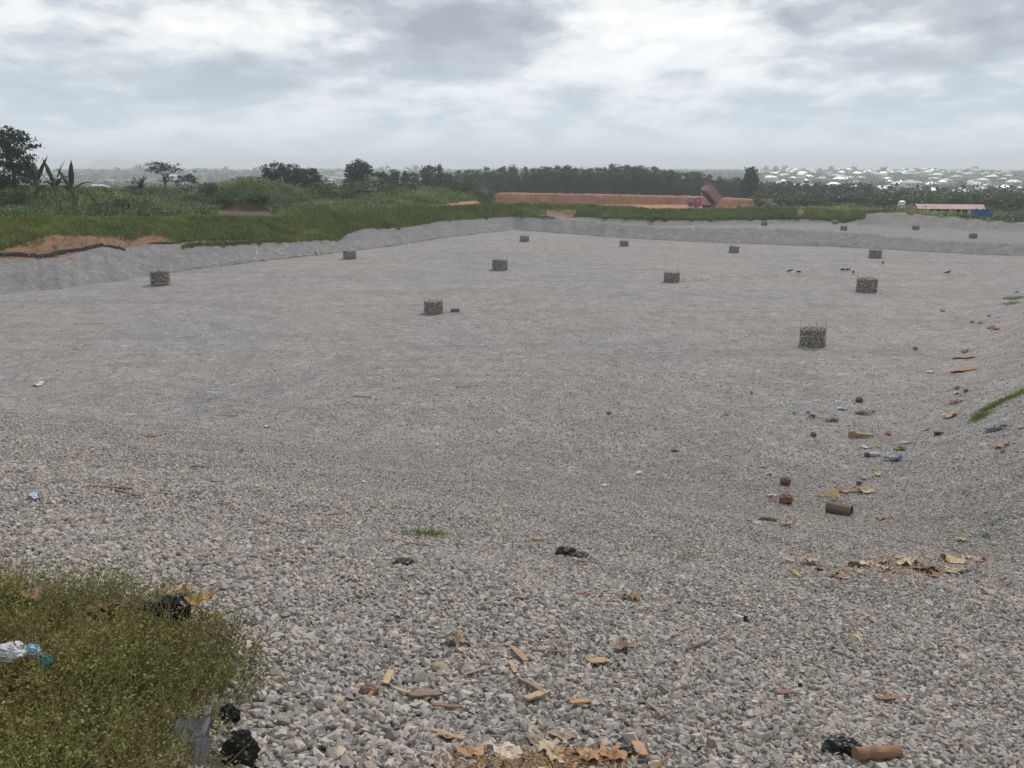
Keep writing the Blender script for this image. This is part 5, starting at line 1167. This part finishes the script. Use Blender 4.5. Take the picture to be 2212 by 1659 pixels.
def sheet(u, v, wpx, hpx, c, label, name, cat, seed, tilt=.9, rough=.35):
    p, n = hit(u, v+hpx*.5); s = px(u, v); W_, H_ = wpx*s, hpx*s*1.05; bm = bmesh.new(); N_ = 12; g_ = []
    for j in range(N_+1):
        row = []
        for i in range(N_+1):
            x, z = (i/N_-.5), j/N_; row.append(bm.verts.new(Vector((x*W_*(1-.2*z*(x > 0)), (z*H_)*math.cos(tilt)+.22*W_*mnoise.noise(Vector((x*3.5, z*3, seed)))+.05*W_*math.sin(x*22+seed), z*H_*math.sin(tilt)))))
        g_.append(row)
    for j in range(N_):
        for i in range(N_): bm.faces.new((g_[j][i], g_[j][i+1], g_[j+1][i+1], g_[j+1][i]))
    bmesh.ops.solidify(bm, geom=bm.faces[:], thickness=.003); o = link(name, bm_mesh(name, bm), cmat(c, rough), smooth=True); o.location = p; return tag(o, label, cat)
sheet(405, 1605, 72, 66, (.38, .39, .42), 'greyish clear plastic sheet crumpled at the lower edge of the weeds', 'plastic_sheet', 'plastic sheet', 3, .8)
sheet(430, 1640, 34, 60, (.42, .42, .44), 'narrow fold of grey plastic hanging below the crumpled clear sheet', 'plastic_sheet', 'plastic sheet', 5, .9)
# --- wood and cardboard in the foreground
BD = [(1103, 1408, 1134, 1440, .045, .012, CARD, 'flat orange-brown cardboard strip lying diagonally below the black plastic'),
 (1146, 1415, 1218, 1420, .02, .012, WOOD, 'thin dark wood splinter right of the diagonal cardboard strip'),
 (1270, 1440, 1310, 1436, .085, .010, (.46, .27, .12), 'small rectangular orange cardboard right of the wood splinter'),
 (1232, 1532, 1272, 1528, .05, .010, (.46, .26, .10), 'orange cardboard rectangle lying right of the forked stick'),
 (880, 1516, 948, 1512, .06, .016, (.25, .16, .11), 'curved grey-brown bark slab on the stones at lower centre'),
 (930, 1536, 990, 1542, .035, .012, WOOD, 'brown wood sliver just below the curved bark slab'),
 (1120, 1480, 1175, 1512, .028, .020, (.30, .20, .12), 'straight grey-brown stick meeting the forked stump piece'),
 (1135, 1525, 1180, 1508, .05, .02, TAN, 'short pale stump piece at the lower end of the straight stick'),
 (1000, 1470, 1055, 1452, .022, .008, (.36, .25, .14), 'thin pale twig rising to the right near the small yellow stone'),
 (1100, 1440, 1112, 1465, .03, .008, (.48, .30, .15), 'short orange sliver under the diagonal cardboard strip'),
 (830, 1490, 842, 1460, .035, .008, (.50, .33, .16), 'upright orange bark curl at lower centre left'),
 (845, 1498, 880, 1512, .03, .012, TAN, 'pale curl leading from the orange bark curl to the bark slab'),
 (790, 1522, 815, 1498, .018, .010, (.32, .17, .09), 'short reddish stick crossing a brown stone at lower centre left'),
 (930, 1592, 1000, 1612, .04, .012, (.45, .30, .17), 'broken orange splinter above the torn cardboard at the bottom'),
 (1374, 1618, 1388, 1648, .055, .014, (.46, .26, .13), 'upright orange wood tab right of the torn cardboard at the bottom edge'),
 (1678, 1510, 1712, 1507, .05, .012, (.20, .10, .06), 'dark red-brown chip left of the larger bark at lower right'),
 (1895, 1522, 1960, 1518, .055, .014, (.26, .13, .07), 'large red-brown bark chip with a dark end at lower right'),
 (1480, 1415, 1530, 1395, .02, .012, WDARK, 'dark thin twig on the stones right of centre'),
 (1395, 1530, 1430, 1560, .018, .010, (.36, .24, .14), 'pale toothpick-like splinter lying below the orange rectangle to its right'),
 (200, 1058, 285, 1062, .06, .02, (.16, .11, .08), 'long dark weathered stick at left above the weeds'),
 (240, 1062, 300, 1078, .05, .02, (.30, .18, .11), 'brown stick crossing below the long dark one at left'),
 (556, 1132, 612, 1138, .05, .015, (.32, .20, .13), 'flat brown board lying left of the green weed patch'),
 (700, 1118, 757, 1112, .03, .01, (.30, .20, .14), 'faint brown splinter above the green weed patch'),
 (764, 856, 802, 858, .10, .03, (.45, .32, .17), 'pale yellow plank on the open gravel left of centre'),
 (985, 838, 1042, 834, .06, .02, (.15, .11, .09), 'dark thin branch lying on the gravel near the centre'),
 (465, 897, 512, 899, .08, .02, (.36, .24, .16), 'faint brown board on the gravel at left centre'),
 (52, 698, 75, 697, .1, .02, (.38, .28, .14), 'small yellowish board near the left edge of the floor'),
 (160, 702, 228, 700, .09, .02, (.26, .18, .13), 'faint long reddish stick right of the yellowish board at left'),
 (310, 945, 338, 945, .10, .03, (.28, .14, .08), 'reddish brown wood chip on the gravel at left'),
 (704, 966, 718, 966, .07, .02, (.44, .26, .12), 'small orange chip on the gravel left of centre'),
 (846, 1174, 860, 1172, .05, .015, (.45, .22, .09), 'little orange chip just left under the weed patch'),
 (845+30, 1180, 924, 1185, .035, .014, (.30, .17, .11), 'brown stick lying under the left part of the weed patch'),
 (1145, 1170, 1175, 1172, .05, .012, (.50, .26, .09), 'flat orange chip above the folded black plastic'),
 (1243, 1218, 1272, 1220, .045, .02, (.44, .24, .11), 'orange wood chunk touching the black strip from below'),
 (572, 1208, 594, 1211, .045, .012, (.46, .26, .12), 'orange sliver on the stones left of the black bag'),
 (618, 1218, 640, 1222, .04, .012, (.50, .30, .13), 'second orange sliver closer to the black bag'),
 (645, 1190, 690, 1192, .03, .010, (.34, .22, .15), 'thin brown splinter above the two orange slivers'),
 (470, 1094, 494, 1093, .05, .015, (.28, .19, .12), 'brown chip with a dark underside at left centre'),
 (452, 1046, 480, 1048, .03, .02, (.10, .08, .07), 'small dark twig above the brown chip at left'),
 (1244, 1290, 1272, 1292, .022, .008, (.50, .02, .03), 'bright red thin strip on the stones below the black plastic'),
 (1232, 860, 1250, 861, .04, .02, (.42, .32, .2), 'tiny pale chip alone on the floor right of centre')]
for i, b in enumerate(BD):
    nmn = 'cardboard_strip' if 'cardboard' in b[7] else ('log' if 'log' in b[7] else ('red_strip' if 'red thin' in b[7] else ('twig' if 'twig' in b[7] or 'branch' in b[7] else 'wood_scrap')))
    cat = {'cardboard_strip': 'cardboard', 'log': 'log', 'red_strip': 'strip', 'twig': 'twig', 'wood_scrap': 'wood'}[nmn]
    board(*b[:4], b[4], b[5]*.6, tuple(x*.88 for x in b[6]), b[7], nmn, cat, i, bend=.005 if i % 3 == 0 and i < 20 else 0)
# log
pa, _ = hit(1846, 1650); pb, _ = hit(1938, 1644); bm = bmesh.new(); n = 14; up3 = Vector((0, 0, .052)); rings = add_tube(bm, [pa.lerp(pb, i/n)+up3 for i in range(n+1)], [.030+.004*math.sin(i*1.3)*(0 < i < n) for i in range(n+1)], 16)
for ri, rg in enumerate(rings):
    c_ = pa.lerp(pb, ri/n)+up3
    for v_ in rg: v_.co = c_+(v_.co-c_)*(1+.16*mnoise.noise((v_.co-c_)*40+Vector((ri*.25, 0, 0))))
bmesh.ops.translate(bm, verts=bm.verts[:], vec=-pa); o = link('log', bm_mesh('log', bm), cmat((.26, .135, .07))); o.location = pa; tag(o, 'thick short brown log at the bottom right', 'log')
# torn cardboard at the very bottom
for i, (u, v, w_, h_, c, lb) in enumerate([(1098, 1640, 62, 40, (.60, .50, .38), 'pale cream torn cardboard sheet at the centre of the bottom edge'), (1010, 1638, 70, 34, (.44, .24, .11), 'orange torn cardboard left of the cream sheet at the bottom edge'),
     (1195, 1640, 84, 36, (.52, .36, .22), 'buff torn cardboard right of the cream sheet at the bottom edge'), (1265, 1645, 70, 40, (.44, .24, .11), 'orange fibrous cardboard patch farther right along the bottom edge'),
     (1325, 1642, 60, 40, (.40, .21, .10), 'brown fibrous cardboard beside the upright orange tab'), (962, 1605, 46, 16, (.44, .27, .14), 'curled orange flake above the orange torn cardboard'),
     (1215, 1602, 70, 14, (.38, .28, .2), 'flattened dull brown flake above the buff cardboard'), (1150, 1612, 50, 18, (.30, .22, .15), 'brown scrap behind the cream sheet')]):
    flake(u, v, w_*.95, h_*1.1, c, lb, seed=60+i, curl=.4, npt=11, lift=.014)
flake(985, 1400, 46, 20, (.40, .28, .18), 'wrinkled brown husk with a blue bit on the stones at centre', name='husk_flake', cat='husk', seed=31, curl=.9)
flake(966, 1400, 10, 10, (.03, .12, .30), 'tiny blue plastic bit beside the wrinkled husk', name='blue_plastic', cat='plastic', seed=32)
lumpy('yellow_stone', hit(943, 1447)[0]+Vector((0, 0, .02)), (.035, .03, .022), cmat((.40, .29, .16)), 'yellowish rounded stone near the pale twig at lower centre', 'stone', 4)
lumpy('brown_stone', hit(796, 1503)[0]+Vector((0, 0, .03)), (.042, .035, .032), cmat((.22, .13, .095)), 'brown rounded stone behind the reddish stick at lower centre left', 'stone', 5)
flake(1362, 1300, 36, 12, (.36, .22, .12), 'brown cardboard crumb with a dark shadow right of the red strip', seed=33, curl=.8)
flake(1348, 1412, 44, 16, (.32, .20, .14), 'brown leaf-like scrap right of the orange rectangle', name='husk_flake', cat='husk', seed=34, curl=.8)
for u, v, lb in ((1611, 1340, 'small upright blue card on the stones right of centre'), (1729, 1486, 'small upright blue card on the stones at lower right')):
    sheet(u, v, 9, 15, (.02, .10, .32), lb, 'blue_card', 'card', 2, 1.3, .5)
for u, v, lb in ((1716, 1245, 'yellow-green net scrap left of the cardboard heap'), (1845, 1388, 'yellow-green net scrap on the stones below the cardboard heap')):
    t_ = board(u-14, v-6, u+14, v+8, .02, .006, (.55, .52, .08), lb, 'yellow_strip', 'plastic strip', jag=.5, bend=.03)
flake(1598, 1345-0, 12, 8, (.6, .55, .5), 'tiny white scrap left of the upper blue card', name='paper_scrap', cat='paper', seed=40)
# --- litter heap on the right
for i, (u, v, w_, h_, c, lb) in enumerate([(1958, 1222, 50, 12, STRAW, 'flat straw-coloured board in the middle of the litter heap'), (2000, 1240, 74, 8, WOOD, 'long brown plank in front of the litter heap'), (2060, 1218, 60, 18, (.50, .33, .17), 'crumpled tan cardboard on top of the litter heap'),
     (2092, 1212, 40, 14, (.54, .40, .24), 'pale tan cardboard fold at the top right of the litter heap'), (2058, 1240, 46, 8, STRAW, 'cream slat in front of the tan cardboard of the litter heap'), (1905, 1222, 44, 8, (.46, .32, .18), 'tan cardboard flake at the left end of the litter heap'),
     (1868, 1226, 40, 14, (.55, .42, .30), 'pale cardboard cone next to the round brown nut'), (1940, 1212, 24, 8, (.50, .30, .14), 'orange chip at the upper left of the litter heap'), (1915, 1240, 40, 8, (.45, .38, .28), 'beige flake below the left end of the litter heap'),
     (2020, 1250, 30, 7, (.30, .18, .11), 'brown chip below the middle of the litter heap'), (1796, 1250, 30, 6, (.40, .30, .2), 'thin beige flake left of the litter heap'), (1822, 1254, 34, 7, (.45, .27, .15), 'orange-brown flake under the round brown nut'),
     (1750, 1222, 36, 12, (.45, .31, .18), 'tan curled cardboard beside the black crumb left of the nut'), (1700, 1218, 44, 6, (.58, .44, .32), 'pale pink-beige strip left of the litter heap'), (1860, 1243, 18, 8, (.52, .36, .2), 'small tan chip in front of the pale cone'),
     (2115, 1192+25, 26, 10, (.48, .24, .12), 'orange-brown chip right of the litter heap'), (2130, 1288, 34, 8, (.46, .36, .22), 'beige flake on the slope below the litter heap')]):
    flake(u, v, w_*.85, h_, c, lb, seed=80+i, curl=.6, npt=10)
lumpy('palm_nut', hit(1846, 1228)[0]+Vector((0, 0, .03)), (.09, .08, .07), cmat((.045, .028, .02)), 'round dark brown nut between the pale cone and the black crumb', 'nut', 8)
board(1985, 1210, 2030, 1216, .04, .01, (.35, .03, .03), 'thin red strip on the dark cloth of the litter heap', 'red_strip', 'strip', 3)
# --- husks, pipe and items by the toe
def husk(u, v, d, lb, seed):
    p, n = hit(u, v+d*.4); s = px(u, v); r_ = d*s/2; return lumpy('coconut_husk', p+Vector((0, 0, r_*.75)), (r_*1.08, r_, r_*.9), cmat((.17, .085, .05), .95, .35), lb, 'coconut husk', seed, amp=.22, fr=2.2)
husk(1696, 1038, 20, 'round brown coconut husk, upper of the two left of the brown pipe', 1); husk(1697, 1077, 25, 'lopsided brown coconut husk, lower of the two left of the brown pipe', 2)
husk(1856, 863, 13, 'small brown ball-like husk above the littered area on the right', 3); husk(1757, 938, 11, 'small reddish husk left of the yellow foam block', 4)
# cut pipe
pa, _ = hit(1793, 1108); pb, _ = hit(1829, 1104); bm = bmesh.new(); s = px(1812, 1100); ro = 11.5*s; x = (pb-pa).normalized(); x = Vector((.78, -.62, .02)).normalized(); Lp = 42*s*1.1; y = x.cross(Vector((0, 0, 1))).normalized(); z = y.cross(x); c0 = pa+Vector((-.05, .12, ro*.95)); n = 28; prf = [(0, ro*.92), (0, ro), (Lp, ro), (Lp, ro*.88), (.02, ro*.82)]; rings = []
for d, r_ in prf: rings.append([bm.verts.new(c0+x*d+(y*math.cos(2*math.pi*k/n)+z*math.sin(2*math.pi*k/n))*r_*(1+.03*math.sin(2*k))) for k in range(n)])
for i in range(len(rings)-1):
    for k in range(n): bm.faces.new((rings[i][k], rings[i][(k+1) % n], rings[i+1][(k+1) % n], rings[i+1][k]))
bm.faces.new(rings[-1]); bm.faces.new(rings[0][::-1]); bmesh.ops.recalc_face_normals(bm, faces=bm.faces[:])
tag(link('cut_pipe', bm_mesh('cut_pipe', bm), cmat((.17, .125, .085), .8, .25), smooth=False), 'short brown tube with a dark open end lying at the foot of the right slope', 'pipe')
# star shaped cardboard
bm = bmesh.new(); p, n_ = hit(1797, 1078); s = px(1797, 1078); st = [(-20, -2), (-12, -6), (-10, 5), (-3, 2), (3, 12), (7, 4), (17, 9), (12, -2), (15, -10), (5, -7), (0, -12), (-6, -6)]
yv = Vector((0, .75, .66)); f1 = [bm.verts.new(Vector((a*s*.9, 0, 0))+yv*(b*s*1.3)+Vector((0, 0, .02))) for a, b in st]; f2 = [bm.verts.new(v_.co+Vector((0, .008, -.006))) for v_ in f1]; k1, k2 = bm.verts.new(Vector((0, 0, .03))), bm.verts.new(Vector((0, .008, .024)))
for i in range(len(st)):
    j = (i+1) % len(st); bm.faces.new((k1, f1[i], f1[j])); bm.faces.new((k2, f2[j], f2[i])); bm.faces.new((f1[i], f2[i], f2[j], f1[j]))
o = link('cardboard_scrap', bm_mesh('cardboard_scrap', bm), cmat((.55, .34, .15))); o.location = p+Vector((0, 0, 12*s)); tag(o, 'star-shaped torn orange cardboard above the brown tube', 'cardboard')
for i, (u, v, w_, h_, c, nm_, lb) in enumerate([
 (1772, 1073, 24, 5, (.50, .34, .18), 'cardboard_scrap', 'thin tan flake left of the star-shaped cardboard'), (1823, 1062, 26, 12, (.44, .26, .16), 'cardboard_scrap', 'ribbed tan cardboard right above the star-shaped piece'), (1843, 1062, 34, 6, (.55, .27, .06), 'orange_strip', 'bright orange flat strip right of the ribbed cardboard'),
 (1872, 1062, 34, 14, (.46, .36, .24), 'cardboard_scrap', 'pale fibrous scrap right of the bright orange strip'), (1805, 1085, 40, 6, (.20, .12, .09), 'wood_scrap', 'dark strip under the star-shaped cardboard'), (1664, 1073, 24, 5, (.62, .60, .52), 'paper_scrap', 'white oval scrap left of the lopsided husk'),
 (1672, 1083, 24, 4, (.55, .05, .07), 'red_strip', 'small pinkish red strip left of the lopsided husk'), (1662, 1025, 14, 5, (.58, .5, .42), 'paper_scrap', 'white scrap left of the upper husk'), (1650, 1009, 14, 6, (.50, .36, .2), 'cardboard_scrap', 'small tan chip farther left above the husks'),
 (1897, 1027, 14, 12, (.50, .42, .05), 'yellow_wrapper', 'bright yellow wrapper at the foot of the right slope'), (1866, 1036, 14, 8, (.25, .40, .42), 'blue_plastic', 'pale blue plastic bit left of the yellow wrapper'), (1856, 1047, 14, 7, BL, 'black_scrap', 'black scrap under the pale blue plastic bit'),
 (1925, 995, 34, 9, (.03, .12, .28), 'blue_plastic', 'dark blue plastic piece below the bottle'), (1868, 968, 22, 5, (.65, .58, .52), 'paper_scrap', 'pinkish white card below the yellow foam block'), (1944, 972, 34, 9, (.18, .12, .05), 'wood_scrap', 'dark brown flat piece right of the bottle'),
 (1950, 958, 26, 5, (.55, .50, .42), 'paper_scrap', 'thin white strip above the dark brown flat piece'), (1918, 938, 16, 8, (.35, .10, .05), 'red_scrap', 'small rusty red scrap right of the yellow foam block'), (1895, 965, 16, 4, (.46, .36, .22), 'cardboard_scrap', 'tiny tan flake above the bottle'),
 (1755, 901, 16, 6, (.03, .035, .06), 'dark_scrap', 'dark bluish scrap upper left of the yellow foam block'), (1745, 913-20, 0.1+12, 4, (.05, .05, .06), 'dark_scrap', 'little dark scrap above the bluish one'), (1790, 910, 20, 6, (.11, .09, .07), 'wood_scrap', 'dull brown flat piece left of the pointed brown scrap'),
 (1800+3, 909, 24, 8, (.09, .06, .05), 'wood_scrap', 'pointed dark brown scrap above the foam block'), (1716, 893, 14, 6, (.05, .30, .14), 'green_wrapper', 'bright green wrapper on the gravel at right'), (1570, 897, 14, 3, (.06, .25, .12), 'green_wrapper', 'faint green strip left of the bright green wrapper'),
 (1650-26, 851, 10, 4, (.03, .03, .05), 'dark_scrap', 'tiny dark scrap by itself on the gravel right of centre'), (1315, 895, 12, 5, (.03, .04, .07), 'dark_scrap', 'tiny navy scrap on the open gravel near centre'), (1860, 893, 40, 7, (.20, .14, .11), 'cardboard_scrap', 'faded brown patch of cardboard above the foam block'),
 (1880, 890, 18, 5, (.30, .17, .12), 'cardboard_scrap', 'small reddish flake at the right of the faded brown patch'), (1820, 885-1, 22, 6, (.45, .48, .50), 'plastic_scrap', 'pale clear plastic scrap left of the ball-like husk'),
 (1978, 754, 10, 5, (.04, .045, .05), 'dark_scrap', 'dark scrap on the floor left of the orange dirt patches'), (2085, 760, 14, 5, (.12, .09, .07), 'dark_scrap', 'dark brown scrap above the orange dirt patches'), (2062, 870, 14, 6, (.30, .14, .07), 'red_scrap', 'rusty chip at the toe of the right slope below the orange dirt'),
 (2067, 850, 18, 5, (.40, .48, .42), 'plastic_scrap', 'pale green plastic scrap at the toe of the right slope'), (2068, 840, 12, 5, (.04, .08, .08), 'dark_scrap', 'dark teal scrap just above the pale green plastic'), (2086, 846, 10, 4, (.03, .04, .10), 'dark_scrap', 'navy scrap right of the pale green plastic'),
 (2072, 871, 16, 4, (.03, .04, .10), 'blue_plastic', 'navy blue strip below the pale green plastic'), (2010, 805, 14, 5, (.60, .60, .62), 'plastic_scrap', 'white plastic scrap left of the orange dirt patch'), (2050, 870+30, 30, 8, (.46, .30, .18), 'cardboard_scrap', 'tan scrap along the toe line above the black plastic'),
 (2002, 928, 16, 8, (.45, .30, .16), 'cardboard_scrap', 'tan scrap left of the black plastic on the slope foot'), (2030+8, 898, 12, 5, (.52, .40, .3), 'cardboard_scrap', 'pale chip on the toe line of the right slope'), (2142, 708, 16, 6, (.22, .09, .05), 'red_scrap', 'rusty brown scrap high on the toe line of the right slope'),
 (2118, 698, 10, 5, (.18, .08, .05), 'red_scrap', 'small rusty scrap left of the highest rusty scrap'), (2100, 697, 9, 4, (.22, .11, .07), 'red_scrap', 'tiny rusty scrap farthest left of the rusty group'), (2136, 683, 9, 5, (.20, .08, .05), 'red_scrap', 'rusty lump above the rusty group on the right'), (2150, 712, 22, 4, (.36, .16, .09), 'red_scrap', 'orange-red smear of scraps below the rusty group'),
 (2037, 672, 9, 4, (.14, .10, .08), 'dark_scrap', 'dark speck of litter left of the small green patch'), (2196, 632, 8, 4, (.14, .07, .05), 'dark_scrap', 'dark lump just above the small green patch at the right edge'),
 (2170, 965, 26, 10, (.36, .20, .12), 'cardboard_scrap', 'brown crumpled scrap on the right slope below the grass strip'), (2167, 975, 8, 12, (.16, .05, .03), 'red_scrap', 'dark red scrap touching the brown one on the right slope'), (2150, 930, 40, 6, (.05, .05, .05), 'dark_scrap', 'dark strip on the right slope under the grass strip'),
 (2205, 925, 12, 6, (.48, .48, .12), 'yellow_scrap', 'pale yellow scrap at the right edge under the grass strip'), (2130, 1160, 20, 8, (.06, .16, .24), 'blue_plastic', 'teal blue plastic scrap on the right slope above the litter heap'), (2150, 1133, 18, 6, (.06, .20, .30), 'blue_plastic', 'brighter blue plastic scrap higher on the right slope'),
 (1905, 1122, 20, 10, (.36, .20, .13), 'cardboard_scrap', 'brown chip right of the brown tube on the slope'), (2080, 1170, 24, 8, (.42, .30, .12), 'cardboard_scrap', 'ochre chip on the right slope above the litter heap'), (1630, 1135, 30, 5, (.5, .35, .32), 'paper_scrap', 'faded pink and white strip below the dark rubber piece'),
 (1700, 1140, 34, 5, (.40, .20, .16), 'paper_scrap', 'faded reddish strip right of the dark rubber piece'), (785, 1046, 10, 5, (.66, .66, .64), 'paper_scrap', 'small white scrap on the gravel left of centre'), (84, 832, 26, 8, (.60, .58, .54), 'paper_scrap', 'white crumpled paper near the left edge of the floor'),
 (72, 1082, 18, 14, (.32, .44, .62), 'blue_plastic', 'pale blue plastic cup scrap at the left edge'), (355, 1069, 22, 6, (.06, .20, .10), 'green_wrapper', 'dark green wrapper right of the crossed sticks at left'), (415, 1015, 14, 6, (.07, .05, .045), 'dark_scrap', 'dark chip on the gravel at left'),
 (933, 1124, 12, 6, (.04, .04, .045), 'dark_scrap', 'dark chip directly above the green weed patch'), (1380, 1024, 14, 5, (.6, .6, .56), 'paper_scrap', 'white scrap on the gravel right of centre'), (1305, 1052, 18, 4, (.45, .5, .58), 'plastic_scrap', 'pale blue-white strip on the gravel right of centre'),
 (577, 923, 14, 4, (.58, .58, .55), 'paper_scrap', 'white strip on the gravel at left centre'), (945, 823, 12, 4, (.58, .58, .56), 'paper_scrap', 'small white scrap above the dark branch'), (1255, 738, 7, 3, (.09, .07, .06), 'dark_scrap', 'dark speck of litter between the drums right of centre')]):
    flake(u, v, w_, h_, c, lb, name=nm_, cat={'cardboard_scrap': 'cardboard', 'paper_scrap': 'paper', 'wood_scrap': 'wood'}.get(nm_, nm_.replace('_', ' ')), seed=200+i, curl=.5, npt=7)
# wedge-shaped pale block
s = px(1861, 938); p, _ = hit(1861, 944); bm = bmesh.new(); pr = [(-25, 0), (-25, 12), (-17, 14), (-12, 9), (22, 5.5), (24, 0)]
a = [bm.verts.new((x*s, -4*s, z*s)) for x, z in pr]; b = [bm.verts.new((x*s, 5*s, z*s)) for x, z in pr]; bm.faces.new(a); bm.faces.new(b[::-1])
for i in range(6): bm.faces.new((a[i], b[i], b[(i+1) % 6], a[(i+1) % 6]))
bmesh.ops.recalc_face_normals(bm, faces=bm.faces[:]); bmesh.ops.bevel(bm, geom=bm.edges[:], offset=.8*s, segments=2, affect='EDGES'); o = link('foam_block', bm_mesh('foam_block', bm), cmat((.38, .27, .13))); o.location = p; tag(o, 'long tan wedge-shaped block lying on the gravel below the small ball-like husk', 'foam block')
# bottle
p, _ = hit(1883, 986); s = px(1883, 986); t = tag(empty('bottle', p+Vector((0, 0, 4.2*s)), .05), 'bottle lying on its side with a brown base and clear body at the slope foot', 'bottle')
bm = bmesh.new(); add_tube(bm, [(-6*s, 0, 0), (10*s, 0, 0), (14*s, 0, 0), (17*s, 0, 0), (20*s, 0, 0)], [4.4*s, 4.4*s, 3.6*s, 1.6*s, 1.5*s], 14); link('body', bm_mesh('body', bm), cmat((.42, .42, .50), .2), t)
bm = bmesh.new(); add_tube(bm, [(-14*s, 0, 0), (-13*s, 0, 0), (-5.9*s, 0, 0)], [3.8*s, 4.6*s, 4.7*s], 14); link('base', bm_mesh('base', bm), cmat((.13, .065, .045), .8), t)
# orange dirt patches spilt on the gravel
for i, (u, v, w_, h_, lb) in enumerate([(2078, 800, 54, 16, 'orange spill of soil on the gravel at the toe of the right slope'), (2080, 773, 40, 8, 'smaller brown spill of soil above the orange one')]):
    flake(u, v, w_, h_, (.34, .19, .12), lb, name='soil_patch', cat='soil', seed=300+i, curl=.12, npt=13)
# reed stems stranded along the left toe
for i, (u1, v1, u2, v2) in enumerate([(592, 543, 610, 553), (612, 547, 618, 552), (655, 548, 668, 554), (683, 541, 690, 552), (415, 576, 428, 577), (496, 566, 507, 563), (541, 563, 552, 560), (553, 541, 554, 552), (460, 571, 470, 569), (350, 482, 358, 488), (347, 489, 366, 486)]):
    board(u1, v1, u2, v2, .10, .04, (.52, .42, .28), ['pale reed stem stranded along the foot of the left bank', 'pale dry stalk on the grassy left bank'][i > 8], 'reed_stem', 'reed', i)['group'] = ['reed stems along the foot of the left bank', 'dry stalks on the grassy left bank'][i > 8]
# a thin line of red-brown debris along the left toe
P_ = []; q = random.Random(3)
for i in range(2600):
    u = q.uniform(372, 1060); v = interp(u, TOE)+q.gauss(0, 1.2)+1.6*mnoise.noise(Vector((u*.06, 2, 4)))+.5
    if q.random() < .62 or (mnoise.noise(Vector((u*.05, 0, 4))) < 0 and q.random() < .75): continue
    P_.append(hit(u, v)[0][:])
C = np.array(P_)+np.array([0, 0, .03]); Vq, Fq_ = quads(C, rng.uniform(.08, .26, len(C)), .4, np.array([[0, 0, 1.5]])); tag(link('debris', np_mesh('debris', Vq, Fq_), leaf_mat('debris_flakes', (.14, .07, .04), (.22, .12, .07), (.38, .28, .18), .0, .9)), kind='stuff')
# fine litter flecks over the near gravel
P_ = []
for i in range(1500):
    u = q.gauss(1750, 330) if i % 2 else q.uniform(0, 2212); v = q.uniform(900, 1650)
    if not (0 < u < 2260): continue
    P_.append(hit(u, v)[0][:])
C = np.array(P_)+np.array([0, 0, .036]); D_ = np.linalg.norm(C, axis=1); Vq, Fq_ = quads(C, rng.uniform(.012, .05, len(C))*np.interp(D_, [3, 25], [.7, 1.8]), .35, np.array([[0, 0, 1.8]])); tag(link('debris', np_mesh('fine_debris', Vq, Fq_), leaf_mat('straw_flecks', (.16, .10, .06), (.30, .20, .12), (.48, .38, .26), .0, .9)), kind='stuff')

# fibrous orange husk matting among the torn cardboard at the bottom edge, and crumbs along the trash trail
P_ = []
for i in range(750): P_.append(hit(q.gauss(1190, 120), q.gauss(1658, 15))[0][:])
C = np.array(P_)+np.array([0, 0, .034]); Vq, Fq_ = quads(C, rng.uniform(.012, .055, len(C)), .22, np.array([[0, 0, 1.4]])); tag(link('husk_fibre', np_mesh('husk_fibre', Vq, Fq_), leaf_mat('orange_fibre', (.20, .10, .05), (.34, .19, .09), (.46, .30, .16), .0, .9)), kind='stuff')
TR = [(2150, 700), (2110, 745), (2085, 810), (2068, 860), (2010, 925), (1950, 970), (1900, 1020), (1850, 1060), (1800, 1095)]
P_ = []
for i in range(900):
    f = q.random()*(len(TR)-1); k = int(f); a, b = TR[k], TR[k+1]; f -= k; P_.append(hit(a[0]+(b[0]-a[0])*f+q.gauss(0, 26), a[1]+(b[1]-a[1])*f+q.gauss(0, 9))[0][:])
for i in range(700): P_.append(hit(q.gauss(1960, 110), q.gauss(1232, 14))[0][:])
C = np.array(P_)+np.array([0, 0, .055]); D_ = np.linalg.norm(C, axis=1); Vq, Fq_ = quads(C, rng.uniform(.02, .08, len(C))*np.interp(D_, [10, 70], [.8, 1.8]), .4, np.array([[0, 0, 1.6]])); tag(link('debris', np_mesh('trail_debris', Vq, Fq_), leaf_mat('trail_flecks', (.14, .07, .04), (.30, .17, .09), (.48, .36, .24), .0, .9)), kind='stuff')

# ------------------------------------------------------------------ air
x0, x1, y0, y1, z0, z1 = -7500, 7500, -400, 8200, -20, 62
bm = bmesh.new(); add_box(bm, (x0+x1)/2, (y0+y1)/2, (z0+z1)/2, x1-x0, y1-y0, z1-z0)
hm = bpy.data.materials.new('haze_air'); hm.use_nodes = True; t = hm.node_tree; t.nodes.clear(); om = t.nodes.new('ShaderNodeOutputMaterial'); pv_ = t.nodes.new('ShaderNodeVolumePrincipled'); t.links.new(pv_.outputs[0], om.inputs['Volume'])
pv_.inputs['Color'].default_value = (.90, .95, 1.0, 1); pv_.inputs['Density'].default_value = .00046; pv_.inputs['Anisotropy'].default_value = .1
tag(link('haze', bm_mesh('haze', bm), hm), kind='stuff')
